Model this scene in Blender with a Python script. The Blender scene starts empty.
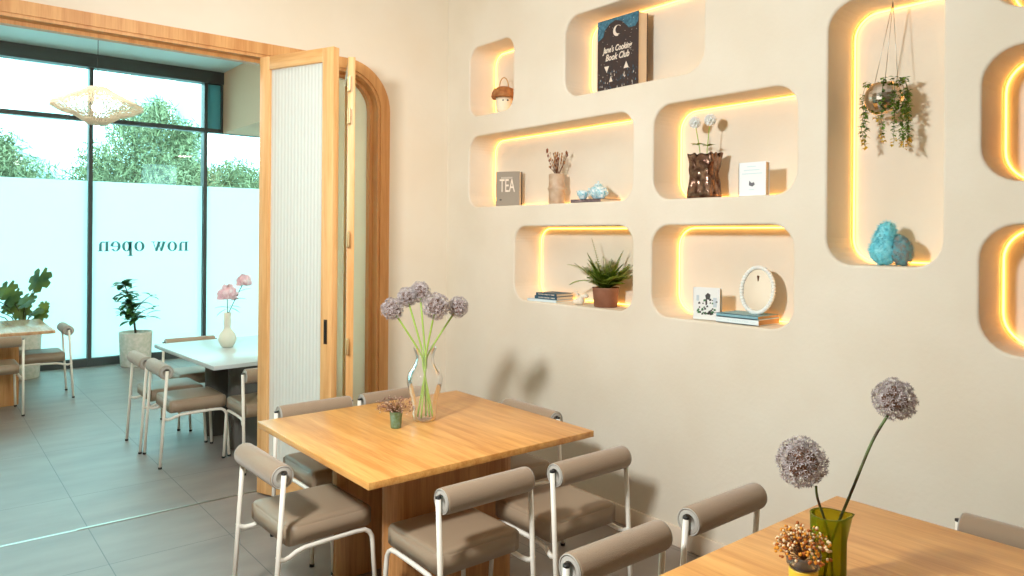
import bpy, bmesh, math, random
from mathutils import Vector, Matrix, noise
PI = math.pi
rnd = random.Random(7)
scene = bpy.context.scene
col = scene.collection

# ------------------------------------------------------------------ helpers
def lin(c):
    return tuple((v/255/12.92) if v/255 <= .04045 else ((v/255+.055)/1.055)**2.4 for v in c)

def mat(name, c, rough=.5, metal=0, bump=0, bscale=60, var=0, vscale=8, c2=None, **kw):
    m = bpy.data.materials.new(name); m.use_nodes = True
    nt = m.node_tree; b = nt.nodes['Principled BSDF']
    b.inputs['Base Color'].default_value = (*lin(c), 1)
    b.inputs['Roughness'].default_value = rough
    b.inputs['Metallic'].default_value = metal
    for k, v in kw.items():
        b.inputs[k.replace('_', ' ')].default_value = v
    tc = nt.nodes.new('ShaderNodeTexCoord')
    if c2 or var:
        n = nt.nodes.new('ShaderNodeTexNoise'); n.inputs['Scale'].default_value = vscale
        n.inputs['Detail'].default_value = 4
        nt.links.new(tc.outputs['Object'], n.inputs['Vector'])
        r = nt.nodes.new('ShaderNodeValToRGB')
        cc = c2 if c2 else tuple(max(0, v*(1-var)) for v in c)
        r.color_ramp.elements[0].position = .35; r.color_ramp.elements[1].position = .65
        r.color_ramp.elements[0].color = (*lin(cc), 1); r.color_ramp.elements[1].color = (*lin(c), 1)
        nt.links.new(n.outputs['Fac'], r.inputs['Fac'])
        nt.links.new(r.outputs['Color'], b.inputs['Base Color'])
    if bump:
        n2 = nt.nodes.new('ShaderNodeTexNoise'); n2.inputs['Scale'].default_value = bscale
        n2.inputs['Detail'].default_value = 5
        nt.links.new(tc.outputs['Object'], n2.inputs['Vector'])
        bp = nt.nodes.new('ShaderNodeBump'); bp.inputs['Strength'].default_value = bump
        bp.inputs['Distance'].default_value = .01
        nt.links.new(n2.outputs['Fac'], bp.inputs['Height'])
        nt.links.new(bp.outputs['Normal'], b.inputs['Normal'])
    return m

def wood(name, c1, c2, axis='Y', rough=.4, scale=1.0):
    m = bpy.data.materials.new(name); m.use_nodes = True
    nt = m.node_tree; b = nt.nodes['Principled BSDF']
    b.inputs['Roughness'].default_value = rough
    tc = nt.nodes.new('ShaderNodeTexCoord'); mp = nt.nodes.new('ShaderNodeMapping')
    s = {'X': (.9, 14, 14), 'Y': (14, .9, 14), 'Z': (14, 14, .7)}[axis]
    mp.inputs['Scale'].default_value = tuple(v*scale for v in s)
    nt.links.new(tc.outputs['Object'], mp.inputs['Vector'])
    n = nt.nodes.new('ShaderNodeTexNoise'); n.inputs['Scale'].default_value = 1.3
    n.inputs['Detail'].default_value = 7; n.inputs['Roughness'].default_value = .62
    n.inputs['Distortion'].default_value = .35
    nt.links.new(mp.outputs['Vector'], n.inputs['Vector'])
    n2 = nt.nodes.new('ShaderNodeTexNoise'); n2.inputs['Scale'].default_value = 9
    n2.inputs['Detail'].default_value = 3
    nt.links.new(mp.outputs['Vector'], n2.inputs['Vector'])
    mx = nt.nodes.new('ShaderNodeMath'); mx.operation = 'MULTIPLY_ADD'
    nt.links.new(n2.outputs['Fac'], mx.inputs[0]); mx.inputs[1].default_value = .3
    nt.links.new(n.outputs['Fac'], mx.inputs[2])
    r = nt.nodes.new('ShaderNodeValToRGB')
    r.color_ramp.elements[0].position = .5; r.color_ramp.elements[1].position = .8
    r.color_ramp.elements[0].color = (*lin(c1), 1); r.color_ramp.elements[1].color = (*lin(c2), 1)
    nt.links.new(mx.outputs[0], r.inputs['Fac']); nt.links.new(r.outputs['Color'], b.inputs['Base Color'])
    bp = nt.nodes.new('ShaderNodeBump'); bp.inputs['Strength'].default_value = .08
    nt.links.new(n2.outputs['Fac'], bp.inputs['Height']); nt.links.new(bp.outputs['Normal'], b.inputs['Normal'])
    return m

def thin_glass(name, tint, refl=.9, rough=.02, ior=1.45, haze=0, hazecol=(255, 255, 255)):
    m = bpy.data.materials.new(name); m.use_nodes = True
    nt = m.node_tree; nt.nodes.clear()
    out = nt.nodes.new('ShaderNodeOutputMaterial')
    t = nt.nodes.new('ShaderNodeBsdfTransparent'); t.inputs['Color'].default_value = (*tint, 1)
    g = nt.nodes.new('ShaderNodeBsdfGlossy'); g.inputs['Roughness'].default_value = rough
    f = nt.nodes.new('ShaderNodeFresnel'); f.inputs['IOR'].default_value = ior
    mx = nt.nodes.new('ShaderNodeMixShader')
    nt.links.new(f.outputs[0], mx.inputs[0]); nt.links.new(t.outputs[0], mx.inputs[1]); nt.links.new(g.outputs[0], mx.inputs[2])
    last = mx
    if haze:
        d = nt.nodes.new('ShaderNodeBsdfTranslucent'); d.inputs['Color'].default_value = (*lin(hazecol), 1)
        d2 = nt.nodes.new('ShaderNodeBsdfDiffuse'); d2.inputs['Color'].default_value = (*lin(hazecol), 1)
        ms = nt.nodes.new('ShaderNodeMixShader'); ms.inputs[0].default_value = .5
        nt.links.new(d.outputs[0], ms.inputs[1]); nt.links.new(d2.outputs[0], ms.inputs[2])
        m2 = nt.nodes.new('ShaderNodeMixShader'); m2.inputs[0].default_value = haze
        nt.links.new(mx.outputs[0], m2.inputs[1]); nt.links.new(ms.outputs[0], m2.inputs[2]); last = m2
    nt.links.new(last.outputs[0], out.inputs[0])
    return m

def emis(name, c, s):
    m = bpy.data.materials.new(name); m.use_nodes = True
    nt = m.node_tree; nt.nodes.clear()
    out = nt.nodes.new('ShaderNodeOutputMaterial'); e = nt.nodes.new('ShaderNodeEmission')
    e.inputs['Color'].default_value = (*c, 1); e.inputs['Strength'].default_value = s
    nt.links.new(e.outputs[0], out.inputs[0]); return m

class MB:
    """collects shapes into one mesh"""
    def __init__(s): s.v = []; s.f = []; s.m = []; s.sm = []
    def add(s, vs, fs, mi=0, smooth=False):
        o = len(s.v); s.v += [tuple(v) for v in vs]
        for f in fs:
            s.f.append(tuple(i+o for i in f)); s.m.append(mi); s.sm.append(smooth)
        return s
    def bm(s, b, M=None, mi=0, smooth=False):
        b.verts.index_update()
        vs = [(M @ v.co if M else v.co.copy()) for v in b.verts]
        s.add(vs, [[v.index for v in f.verts] for f in b.faces], mi, smooth); b.free(); return s
    def box(s, c, d, M=None, bev=0, seg=2, mi=0, smooth=False, rz=0):
        b = bmesh.new(); bmesh.ops.create_cube(b, size=1)
        for v in b.verts: v.co = Vector((v.co.x*d[0], v.co.y*d[1], v.co.z*d[2]))
        if bev: bmesh.ops.bevel(b, geom=list(b.edges), offset=bev, segments=seg, profile=.5, affect='EDGES')
        T = Matrix.Translation(c) @ Matrix.Rotation(rz, 4, 'Z')
        return s.bm(b, (M @ T) if M else T, mi, smooth or bev > 0)
    def box2(s, a, b, **k):
        return s.box([(a[i]+b[i])/2 for i in range(3)], [abs(b[i]-a[i]) for i in range(3)], **k)
    def lathe(s, prof, c=(0, 0, 0), n=24, M=None, mi=0, smooth=True, cap=True):
        vs = []; fs = []
        for r, z in prof:
            for k in range(n):
                a = 2*PI*k/n; p = Vector((c[0]+r*math.cos(a), c[1]+r*math.sin(a), c[2]+z))
                vs.append(M @ p if M else p)
        for i in range(len(prof)-1):
            for k in range(n):
                k2 = (k+1) % n
                fs.append((i*n+k, i*n+k2, (i+1)*n+k2, (i+1)*n+k))
        if cap:
            if prof[0][0] > 1e-5: fs.append(tuple(range(n))[::-1])
            if prof[-1][0] > 1e-5: fs.append(tuple((len(prof)-1)*n+k for k in range(n)))
        return s.add(vs, fs, mi, smooth)
    def tube(s, pts, r, n=8, mi=0, cap=True, smooth=True):
        pts = [Vector(p) for p in pts]; N = len(pts)
        rr = r if isinstance(r, (list, tuple)) else [r]*N
        t = (pts[1]-pts[0]).normalized()
        up = Vector((0, 0, 1)) if abs(t.z) < .9 else Vector((1, 0, 0))
        nrm = t.cross(up).normalized(); vs = []; fs = []
        for i, p in enumerate(pts):
            t2 = ((pts[min(i+1, N-1)]-pts[max(i-1, 0)])).normalized()
            nrm = (nrm - t2*nrm.dot(t2)).normalized(); bn = t2.cross(nrm)
            for k in range(n):
                a = 2*PI*k/n; vs.append(p+(nrm*math.cos(a)+bn*math.sin(a))*rr[i])
        for i in range(N-1):
            for k in range(n):
                k2 = (k+1) % n; fs.append((i*n+k, i*n+k2, (i+1)*n+k2, (i+1)*n+k))
        if cap: fs.append(tuple(range(n))[::-1]); fs.append(tuple((N-1)*n+k for k in range(n)))
        return s.add(vs, fs, mi, smooth)
    def loop(s, pts, r, n=8, mi=0, normal=Vector((1, 0, 0))):
        pts = [Vector(p) for p in pts]; N = len(pts); vs = []; fs = []
        for i, p in enumerate(pts):
            t = (pts[(i+1) % N]-pts[i-1]).normalized(); bn = t.cross(normal).normalized()
            for k in range(n):
                a = 2*PI*k/n; vs.append(p+(normal*math.cos(a)+bn*math.sin(a))*r)
        for i in range(N):
            for k in range(n):
                k2 = (k+1) % n; j = (i+1) % N; fs.append((i*n+k, i*n+k2, j*n+k2, j*n+k))
        return s.add(vs, fs, mi, True)
    def prism(s, poly, d, M, mi=0):
        """poly in XY, extruded 0..d along Z, then M"""
        n = len(poly)
        vs = [M @ Vector((p[0], p[1], z)) for z in (0, d) for p in poly]
        fs = [tuple(range(n))[::-1], tuple(range(n, 2*n))] + [(i, (i+1) % n, (i+1) % n+n, i+n) for i in range(n)]
        return s.add(vs, fs, mi)
    def ball(s, c, r, sc=(1, 1, 1), sub=2, mi=0, nz=0, nf=8):
        b = bmesh.new(); bmesh.ops.create_icosphere(b, subdivisions=sub, radius=1)
        for v in b.verts:
            k = 1+nz*noise.noise(v.co*nf*.3+Vector(c)*9)
            v.co = Vector((v.co.x*sc[0]*r*k, v.co.y*sc[1]*r*k, v.co.z*sc[2]*r*k))+Vector(c)
        return s.bm(b, None, mi, True)
    def mesh(s, name):
        me = bpy.data.meshes.new(name); me.from_pydata(s.v, [], s.f); me.update()
        me.polygons.foreach_set('material_index', s.m); me.polygons.foreach_set('use_smooth', s.sm)
        b = bmesh.new(); b.from_mesh(me); bmesh.ops.recalc_face_normals(b, faces=b.faces); b.to_mesh(me); b.free()
        return me
    def build(s, name, m, parent=None, loc=None, rz=0):
        me = s.mesh(name)
        for q in (m if isinstance(m, (list, tuple)) else [m]): me.materials.append(q)
        o = bpy.data.objects.new(name, me); col.objects.link(o)
        if parent: o.parent = parent
        if loc: o.location = loc
        if rz: o.rotation_euler.z = rz
        return o

def tag(o, label=None, cat=None, group=None, kind=None):
    if label: o['label'] = label
    if cat: o['category'] = cat
    if group: o['group'] = group
    if kind: o['kind'] = kind
    return o
def empty(name, loc, rz=0):
    o = bpy.data.objects.new(name, None); col.objects.link(o); o.location = loc; o.rotation_euler.z = rz
    o.empty_display_size = .1; return o
def copy_tree(o, parent=None):
    c = o.copy(); col.objects.link(c); c.parent = parent
    for ch in list(o.children): copy_tree(ch, c)
    return c
def struct(o): o['kind'] = 'structure'; return o

def rrect(a0, a1, b0, b1, r, n=8):
    pts = []
    for (cx, cy, s) in ((a1-r, b1-r, 0), (a0+r, b1-r, 1), (a0+r, b0+r, 2), (a1-r, b0+r, 3)):
        for k in range(n+1):
            a = PI/2*s+PI/2*k/n; pts.append((cx+r*math.cos(a), cy+r*math.sin(a)))
    return pts

def plate(outline, holes, depth, bev=0):
    """filled 2-D outline with holes, thickness along +Z (0..depth); returns mesh"""
    cu = bpy.data.curves.new('tmp', 'CURVE'); cu.dimensions = '2D'; cu.fill_mode = 'BOTH'
    cu.extrude = depth/2-bev; cu.bevel_depth = bev; cu.bevel_resolution = 2; cu.offset = -bev
    for pl in [outline]+holes:
        sp = cu.splines.new('POLY'); sp.points.add(len(pl)-1); sp.use_cyclic_u = True
        for i, p in enumerate(pl): sp.points[i].co = (p[0], p[1], 0, 1)
    o = bpy.data.objects.new('tmp', cu); col.objects.link(o)
    dg = bpy.context.evaluated_depsgraph_get(); me = bpy.data.meshes.new_from_object(o.evaluated_get(dg))
    bpy.data.objects.remove(o); me.transform(Matrix.Translation((0, 0, depth/2)))
    me.materials.clear()
    return me
def text_mesh(txt, size, ext=.0006, shear=0, off=0, sx=1):
    cu = bpy.data.curves.new('t', 'FONT'); cu.body = txt; cu.size = size; cu.extrude = ext; cu.shear = shear
    cu.align_x = 'CENTER'; cu.align_y = 'CENTER'; cu.offset = off; cu.resolution_u = 3
    o = bpy.data.objects.new('tmp', cu); col.objects.link(o)
    dg = bpy.context.evaluated_depsgraph_get(); me = bpy.data.meshes.new_from_object(o.evaluated_get(dg))
    bpy.data.objects.remove(o)
    me.transform(Matrix.Diagonal((sx, 1, 1, 1))); me.materials.clear(); return me
def mesh_obj(name, me, m, parent=None):
    me.name = name; me.materials.append(m)
    o = bpy.data.objects.new(name, me); col.objects.link(o)
    if parent: o.parent = parent
    return o
def join_mesh(me, mb):
    mb.add([v.co.copy() for v in me.vertices], [tuple(p.vertices) for p in me.polygons]); bpy.data.meshes.remove(me)
# map local (a,b,c) -> world (x=c, y=a, z=b)
YZ = Matrix(((0, 0, 1, 0), (1, 0, 0, 0), (0, 1, 0, 0), (0, 0, 0, 1)))
# map local (a,b,c) -> world (x=a, y=c, z=b)
XZ = Matrix(((1, 0, 0, 0), (0, 0, 1, 0), (0, 1, 0, 0), (0, 0, 0, 1)))

# ------------------------------------------------------------------ materials
M = {}
M['plaster'] = mat('cream_plaster', (229, 220, 202), .85, bump=.10, bscale=45, c2=(224, 213, 193), vscale=2.2)
M['plaster2'] = mat('beige_plaster', (232, 220, 200), .85, bump=.08, bscale=30, c2=(228, 213, 190), vscale=1.6)
M['ceil'] = mat('pale_ceiling_paint', (205, 218, 216), .8)
M['base'] = mat('baseboard_paint', (226, 208, 186), .6)
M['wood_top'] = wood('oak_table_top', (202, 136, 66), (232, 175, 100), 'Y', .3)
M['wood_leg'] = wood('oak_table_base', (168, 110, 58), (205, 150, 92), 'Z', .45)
M['wood_z'] = wood('oak_upright', (212, 156, 94), (238, 190, 130), 'Z', .4)
M['wood_x'] = wood('oak_rail', (212, 156, 94), (238, 190, 130), 'X', .4)
M['jamb'] = wood('stained_oak_jamb', (196, 134, 74), (220, 164, 102), 'Z', .42)
M['leather'] = mat('taupe_leather', (152, 131, 108), .42, bump=.05, bscale=160)
M['fabric'] = mat('taupe_weave', (154, 131, 106), .7, Sheen_Weight=.35, bump=.35, bscale=420)
M['cap'] = mat('pale_grey_fabric', (176, 170, 160), .7)
M['white_metal'] = mat('cream_powder_coat', (236, 229, 215), .35)
M['black'] = mat('black_plastic', (28, 26, 24), .5)
M['dark'] = mat('dark_window_frame', (62, 66, 64), .45)
M['steel'] = mat('brushed_steel', (200, 196, 186), .35, 1)
M['led'] = emis('warm_led_strip', (1, .44, .08), 8.5)
M['page'] = mat('book_pages', (222, 208, 184), .8)
M['white'] = mat('white_gloss', (240, 240, 236), .35)
M['leaf'] = mat('green_leaf', (80, 124, 34), .5, c2=(124, 164, 54), vscale=30)
M['leaf_d'] = mat('dark_leaf', (42, 82, 44), .45, c2=(84, 128, 62), vscale=14)
M['fern'] = mat('fern_green', (104, 142, 36), .55, c2=(176, 198, 80), vscale=40)
M['stem_g'] = mat('fresh_green_stem', (150, 182, 72), .45)
M['stem_d'] = mat('dark_green_stem', (92, 112, 52), .5, c2=(70, 50, 30), vscale=18)
M['allium'] = mat('lilac_grey_floret', (156, 142, 136), .8, c2=(204, 194, 194), vscale=45)
M['allium_c'] = mat('allium_core', (120, 88, 70), .9)
M['glass'] = thin_glass('window_glass', (.90, .97, .955), ior=1.35)
M['vglass'] = thin_glass('clear_vase_glass', (.985, .99, .985), ior=1.35, haze=.10, hazecol=(250, 252, 250))
M['gglass'] = thin_glass('green_vase_glass', (.74, .76, .22), ior=1.35, haze=.22, hazecol=(186, 190, 40))

# frosted window film
m = bpy.data.materials.new('frosted_film'); m.use_nodes = True; nt = m.node_tree; nt.nodes.clear()
out = nt.nodes.new('ShaderNodeOutputMaterial'); t = nt.nodes.new('ShaderNodeBsdfTranslucent')
t.inputs['Color'].default_value = (.93, .98, .98, 1); d = nt.nodes.new('ShaderNodeBsdfDiffuse'); d.inputs['Color'].default_value = (.86, .92, .92, 1)
mx = nt.nodes.new('ShaderNodeMixShader'); mx.inputs[0].default_value = .14
nt.links.new(t.outputs[0], mx.inputs[1]); nt.links.new(d.outputs[0], mx.inputs[2]); nt.links.new(mx.outputs[0], out.inputs[0])
M['film'] = m

# ribbed door glass
def ribbed(name, scale, alpha):
    m = bpy.data.materials.new(name); m.use_nodes = True; nt = m.node_tree; nt.nodes.clear()
    out = nt.nodes.new('ShaderNodeOutputMaterial')
    tc = nt.nodes.new('ShaderNodeTexCoord'); w = nt.nodes.new('ShaderNodeTexWave'); w.inputs['Scale'].default_value = scale
    nt.links.new(tc.outputs['Object'], w.inputs['Vector'])
    bp = nt.nodes.new('ShaderNodeBump'); bp.inputs['Strength'].default_value = .3; bp.inputs['Distance'].default_value = .01
    nt.links.new(w.outputs['Fac'], bp.inputs['Height'])
    tr = nt.nodes.new('ShaderNodeBsdfTranslucent'); tr.inputs['Color'].default_value = (.96, .98, .93, 1)
    df = nt.nodes.new('ShaderNodeBsdfDiffuse'); df.inputs['Color'].default_value = (.93, .95, .88, 1)
    gl = nt.nodes.new('ShaderNodeBsdfGlossy'); gl.inputs['Roughness'].default_value = .25
    tp = nt.nodes.new('ShaderNodeBsdfTransparent'); tp.inputs['Color'].default_value = (.9, .95, .92, 1)
    for n in (tr, df, gl): nt.links.new(bp.outputs['Normal'], n.inputs['Normal'])
    a = nt.nodes.new('ShaderNodeMixShader'); a.inputs[0].default_value = .65
    nt.links.new(tr.outputs[0], a.inputs[1]); nt.links.new(df.outputs[0], a.inputs[2])
    b = nt.nodes.new('ShaderNodeMixShader'); b.inputs[0].default_value = alpha
    nt.links.new(a.outputs[0], b.inputs[1]); nt.links.new(tp.outputs[0], b.inputs[2])
    f = nt.nodes.new('ShaderNodeFresnel'); f.inputs['IOR'].default_value = 1.3
    c = nt.nodes.new('ShaderNodeMixShader'); nt.links.new(f.outputs[0], c.inputs[0])
    nt.links.new(b.outputs[0], c.inputs[1]); nt.links.new(gl.outputs[0], c.inputs[2])
    nt.links.new(c.outputs[0], out.inputs[0]); return m
M['ribbed'] = ribbed('ribbed_glass', 11, .08)

# floor tiles 0.6 m with grout, seams at x = .17 + .6k
m = bpy.data.materials.new('slate_tile_floor'); m.use_nodes = True; nt = m.node_tree; b = nt.nodes['Principled BSDF']
tc = nt.nodes.new('ShaderNodeTexCoord'); sp = nt.nodes.new('ShaderNodeSeparateXYZ'); nt.links.new(tc.outputs['Object'], sp.inputs[0])
def seam(sock, off, size, w):
    a = nt.nodes.new('ShaderNodeMath'); a.operation = 'ADD'; a.inputs[1].default_value = -off+size*100; nt.links.new(sock, a.inputs[0])
    q = nt.nodes.new('ShaderNodeMath'); q.operation = 'MODULO'; q.inputs[1].default_value = size; nt.links.new(a.outputs[0], q.inputs[0])
    l = nt.nodes.new('ShaderNodeMath'); l.operation = 'LESS_THAN'; l.inputs[1].default_value = w; nt.links.new(q.outputs[0], l.inputs[0]); return l
s1 = seam(sp.outputs['X'], .168, .605, .005); s2 = seam(sp.outputs['Y'], .53, 1.21, .005)
mxn = nt.nodes.new('ShaderNodeMath'); mxn.operation = 'MAXIMUM'; nt.links.new(s1.outputs[0], mxn.inputs[0]); nt.links.new(s2.outputs[0], mxn.inputs[1])
n = nt.nodes.new('ShaderNodeTexNoise'); n.inputs['Scale'].default_value = 2.2; n.inputs['Detail'].default_value = 8
mp = nt.nodes.new('ShaderNodeMapping'); mp.inputs['Scale'].default_value = (1, 2.4, 1)
nt.links.new(tc.outputs['Object'], mp.inputs[0]); nt.links.new(mp.outputs[0], n.inputs['Vector'])
r = nt.nodes.new('ShaderNodeValToRGB'); r.color_ramp.elements[0].position = .3; r.color_ramp.elements[1].position = .7
r.color_ramp.elements[0].color = (*lin((124, 112, 104)), 1); r.color_ramp.elements[1].color = (*lin((144, 131, 122)), 1)
nt.links.new(n.outputs['Fac'], r.inputs[0])
mc = nt.nodes.new('ShaderNodeMixRGB'); nt.links.new(mxn.outputs[0], mc.inputs[0]); nt.links.new(r.outputs[0], mc.inputs[1]); mc.inputs[2].default_value = (*lin((78, 74, 72)), 1)
nt.links.new(mc.outputs[0], b.inputs['Base Color']); b.inputs['Roughness'].default_value = .46
b.inputs['Specular IOR Level'].default_value = 1.0
b.inputs['IOR'].default_value = 1.7
bp = nt.nodes.new('ShaderNodeBump'); bp.inputs['Strength'].default_value = .04
nt.links.new(n.outputs['Fac'], bp.inputs['Height']); nt.links.new(bp.outputs[0], b.inputs['Normal'])
M['floor'] = m

# ------------------------------------------------------------------ setting
XW, YB, YF, YW = 3.24, 4.765, 4.965, 10.53
XL, YR, ZC = -3.2, -3.0, 3.94
struct(MB().box2((XL-.1, YR-.1, -.1), (5.4, YW+.1, 0)).build('floor', M['floor']))
struct(MB().box2((XL, YR, ZC), (XW+.3, YB+.1, ZC+.1)).build('ceiling', M['plaster']))
struct(MB().box2((XL, YB+.1, ZC), (5.3, YW, ZC+.1)).build('ceiling', M['ceil']))
NICHES = [  # y0, y1, z0, z1, corner radius
 (3.955, 4.472, 2.585, 3.10, .10), (2.354, 3.43, 2.585, 3.10, .12), (2.847, 4.472, 1.905, 2.432, .11),
 (2.843, 3.926, 1.25, 1.757, .11), (1.821, 2.695, 1.903, 2.432, .12), (1.835, 2.701, 1.245, 1.757, .12),
 (1.184, 1.673, 1.572, 2.76, .12), (.18, 1.046, 1.915, 2.435, .14), (.18, 1.05, 1.248, 1.75, .14), (-.1, 1.02, 2.575, 3.10, .14)]
wall = plate([(YR, 0), (YB+.2, 0), (YB+.2, ZC), (YR, ZC)], [rrect(*nn[:4], nn[4]) for nn in NICHES], .25, .012)
wall.transform(Matrix.Translation((XW, 0, 0)) @ YZ)
mb = MB(); join_mesh(wall, mb); mb.box2((XW+.25, YR, 0), (XW+.3, YB+.2, ZC))
struct(mb.build('wall_right', M['plaster']))
# back wall with the wide opening that ends in a quarter-round corner
def arch(x_end, ztop, r, x0, n=14):
    p = [(x0, ztop)]
    for k in range(n+1):
        a = PI/2-PI/2*k/n; p.append((x_end-r+r*math.cos(a), ztop-r+r*math.sin(a)))
    p.append((x_end, 0)); return p
X0 = -1.6
hole = arch(2.66, 2.89, .29, X0-.04)
pl = [(XL, 0), (XL, ZC), (XW, ZC), (XW, 0)] + hole[::-1] + [(X0-.04, 0)]
wb = plate(pl, [], YF-YB); wb.transform(Matrix.Translation((0, YB, 0)) @ XZ)
struct(mesh_obj('wall_back', wb, M['plaster2']))
def arch_band(x_out, z_out, r_out, x_in, z_in, r_in, y0, y1, xl_out, xl_in):
    a = arch(x_out, z_out, r_out, xl_out); b_ = arch(x_in, z_in, r_in, xl_in)
    pts = [(xl_out, 0)]+a+b_[::-1]+[(xl_in, 0)]
    me = plate(pts, [], y1-y0); me.transform(Matrix.Translation((0, y0, 0)) @ XZ); return me
t1 = MB(); join_mesh(arch_band(2.715, 2.947, .35, 2.64, 2.872, .275, YB-.018, YB, X0-.1, X0-.03), t1)
join_mesh(arch_band(2.66, 2.892, .295, 2.62, 2.852, .255, YB-.008, YF+.01, X0-.04, X0), t1)
join_mesh(arch_band(2.625, 2.857, .26, 2.597, 2.829, .232, YB+.07, YB+.125, X0-.02, X0+.02), t1)
struct(t1.build('trim_1', M['jamb']))
# far room shell
struct(MB().box2((4.2, YF, 0), (4.3, YW, ZC)).build('wall_far_right', mat('warm_plaster', (236, 206, 174), .85)))
struct(MB().box2((3.33, YF, 3.1), (4.2, YW-.0, ZC)).build('trim_2', mat('tan_plaster', (214, 176, 146), .85)))
struct(MB().box2((XL-.1, YR, 0), (XL, YW, ZC)).build('wall_left', M['plaster']))
struct(MB().box2((XL, YR-.1, 0), (XW+.3, YR, ZC)).build('wall_behind', M['plaster']))
struct(MB().box2((XW-.014, YR, 0), (XW, YB, .108), bev=.004).build('baseboard_right', M['base']))
struct(MB().box2((2.72, YB-.014, 0), (XW-.014, YB, .108), bev=.004).build('baseboard_back', M['base']))
struct(MB().box2((.72, 4.745, 0), (2.6, 4.765, .004)).box2((X0, 4.745, -.001), (.72, 4.765, .0015)).build('trim_3', M['steel']))
# window wall
teal_pane = bpy.data.materials.new('teal_glazing'); teal_pane.use_nodes = True; nt = teal_pane.node_tree; nt.nodes.clear()
_o = nt.nodes.new('ShaderNodeOutputMaterial'); _t = nt.nodes.new('ShaderNodeBsdfTranslucent'); _t.inputs['Color'].default_value = (.16, .32, .33, 1)
_d = nt.nodes.new('ShaderNodeBsdfDiffuse'); _d.inputs['Color'].default_value = (.2, .5, .52, 1); _m = nt.nodes.new('ShaderNodeMixShader')
nt.links.new(_t.outputs[0], _m.inputs[1]); nt.links.new(_d.outputs[0], _m.inputs[2]); nt.links.new(_m.outputs[0], _o.inputs[0])
xs = [XL, -2.46, -1.07, .32, 1.71, 3.10, 4.2]
for i in range(6):
    a, b_ = xs[i], xs[i+1]
    w = struct(empty('window_%d' % (i+1), ((a+b_)/2, YW, 0)))
    fr = MB()
    def bx(x0, x1, z0, z1, y0=-.08, y1=.08): fr.box2((x0-(a+b_)/2, y0, z0), (x1-(a+b_)/2, y1, z1))
    bx(a-.022, a+.022, 0, ZC-.02, -.06, .09)
    bx(a, b_, 0, .10, -.05, .06); bx(a, b_, 3.095, 3.15, -.05, .06)
    bx(a, min(b_, 3.33) if i == 5 else b_, ZC-.17, ZC, -.09, .08)
    if i == 5: bx(3.31, 3.34, 3.1, ZC, -.06, .08)
    fr.build('window_frame', M['dark'], w)
    MB().box2((a-(a+b_)/2, .02, .1), (b_-(a+b_)/2, .028, ZC-.17)).build('glass_pane', M['glass'], w)
    MB().box2((a+.022-(a+b_)/2, .012, .1), (b_-.022-(a+b_)/2, .014, 2.345)).build('frosted_film', M['film'], w)
    if i == 5:
        MB().box2((3.122-(a+b_)/2, -.0, 3.15), (3.31-(a+b_)/2, .01, ZC-.17)).build('blanking_panel', teal_pane, w)
# mirrored serif lettering "now open" on the film (read from inside it runs backwards)
def stroke(mbx, a, b, w0, w1, M4):
    a = Vector(a); b = Vector(b); d = (b-a).normalized(); n_ = Vector((-d.y, d.x))
    mbx.prism([a+n_*w0/2, a-n_*w0/2, b-n_*w1/2, b+n_*w1/2], .004, M4)
def serif_text(txt, h, M4):
    mbx = MB(); x = 0
    S = .24; T = .07
    def hs(x0, x1, y): mbx.prism([Vector((x0, y)), Vector((x1, y)), Vector((x1, y+T)), Vector((x0, y+T))], .004, M4 @ Matrix.Translation((x, 0, 0)))
    def vs_(x0, y0, y1, w=S): mbx.prism([Vector((x0, y0)), Vector((x0+w, y0)), Vector((x0+w, y1)), Vector((x0, y1))], .004, M4 @ Matrix.Translation((x, 0, 0)))
    def ring(cx, cy, rx, ry, ix, iy, a0=0, a1=360, n=24):
        for k in range(n):
            p = math.radians(a0+(a1-a0)*k/n); q = math.radians(a0+(a1-a0)*(k+1)/n)
            mbx.prism([Vector((cx+rx*math.cos(p), cy+ry*math.sin(p))), Vector((cx+rx*math.cos(q), cy+ry*math.sin(q))),
                       Vector((cx+ix*math.cos(q), cy+iy*math.sin(q))), Vector((cx+ix*math.cos(p), cy+iy*math.sin(p)))], .004, M4 @ Matrix.Translation((x, 0, 0)))
    for ch in txt:
        if ch == 'n':
            vs_(.1, 0, 1); hs(0, .44, 0); hs(0, .2, .93); vs_(.66, 0, .7); hs(.56, 1.0, 0); ring(.56, .62, .34, .38, .12, .28, 0, 130); x += 1.12
        elif ch == 'o': ring(.48, .5, .48, .52, .22, .44); x += 1.08
        elif ch == 'e': ring(.46, .5, .46, .52, .2, .44, 0, 325); vs_(.2, .47, .54, .6); x += 1.02
        elif ch == 'p': vs_(.1, -.5, 1); hs(0, .46, -.5); hs(0, .2, .93); ring(.58, .5, .42, .52, .16, .44); x += 1.12
        elif ch == 'w':
            MM = M4 @ Matrix.Translation((x, 0, 0))
            stroke(mbx, (.18, 1), (.48, 0), S, S, MM); stroke(mbx, (.48, 0), (.74, .95), T, T, MM)
            stroke(mbx, (.66, 1), (.96, 0), S, S, MM); stroke(mbx, (.96, 0), (1.24, .95), T, T, MM)
            hs(0, .42, .93); hs(.5, .86, .93); hs(1.08, 1.42, .93); x += 1.46
        else: x += .62
    return mbx, x
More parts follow.
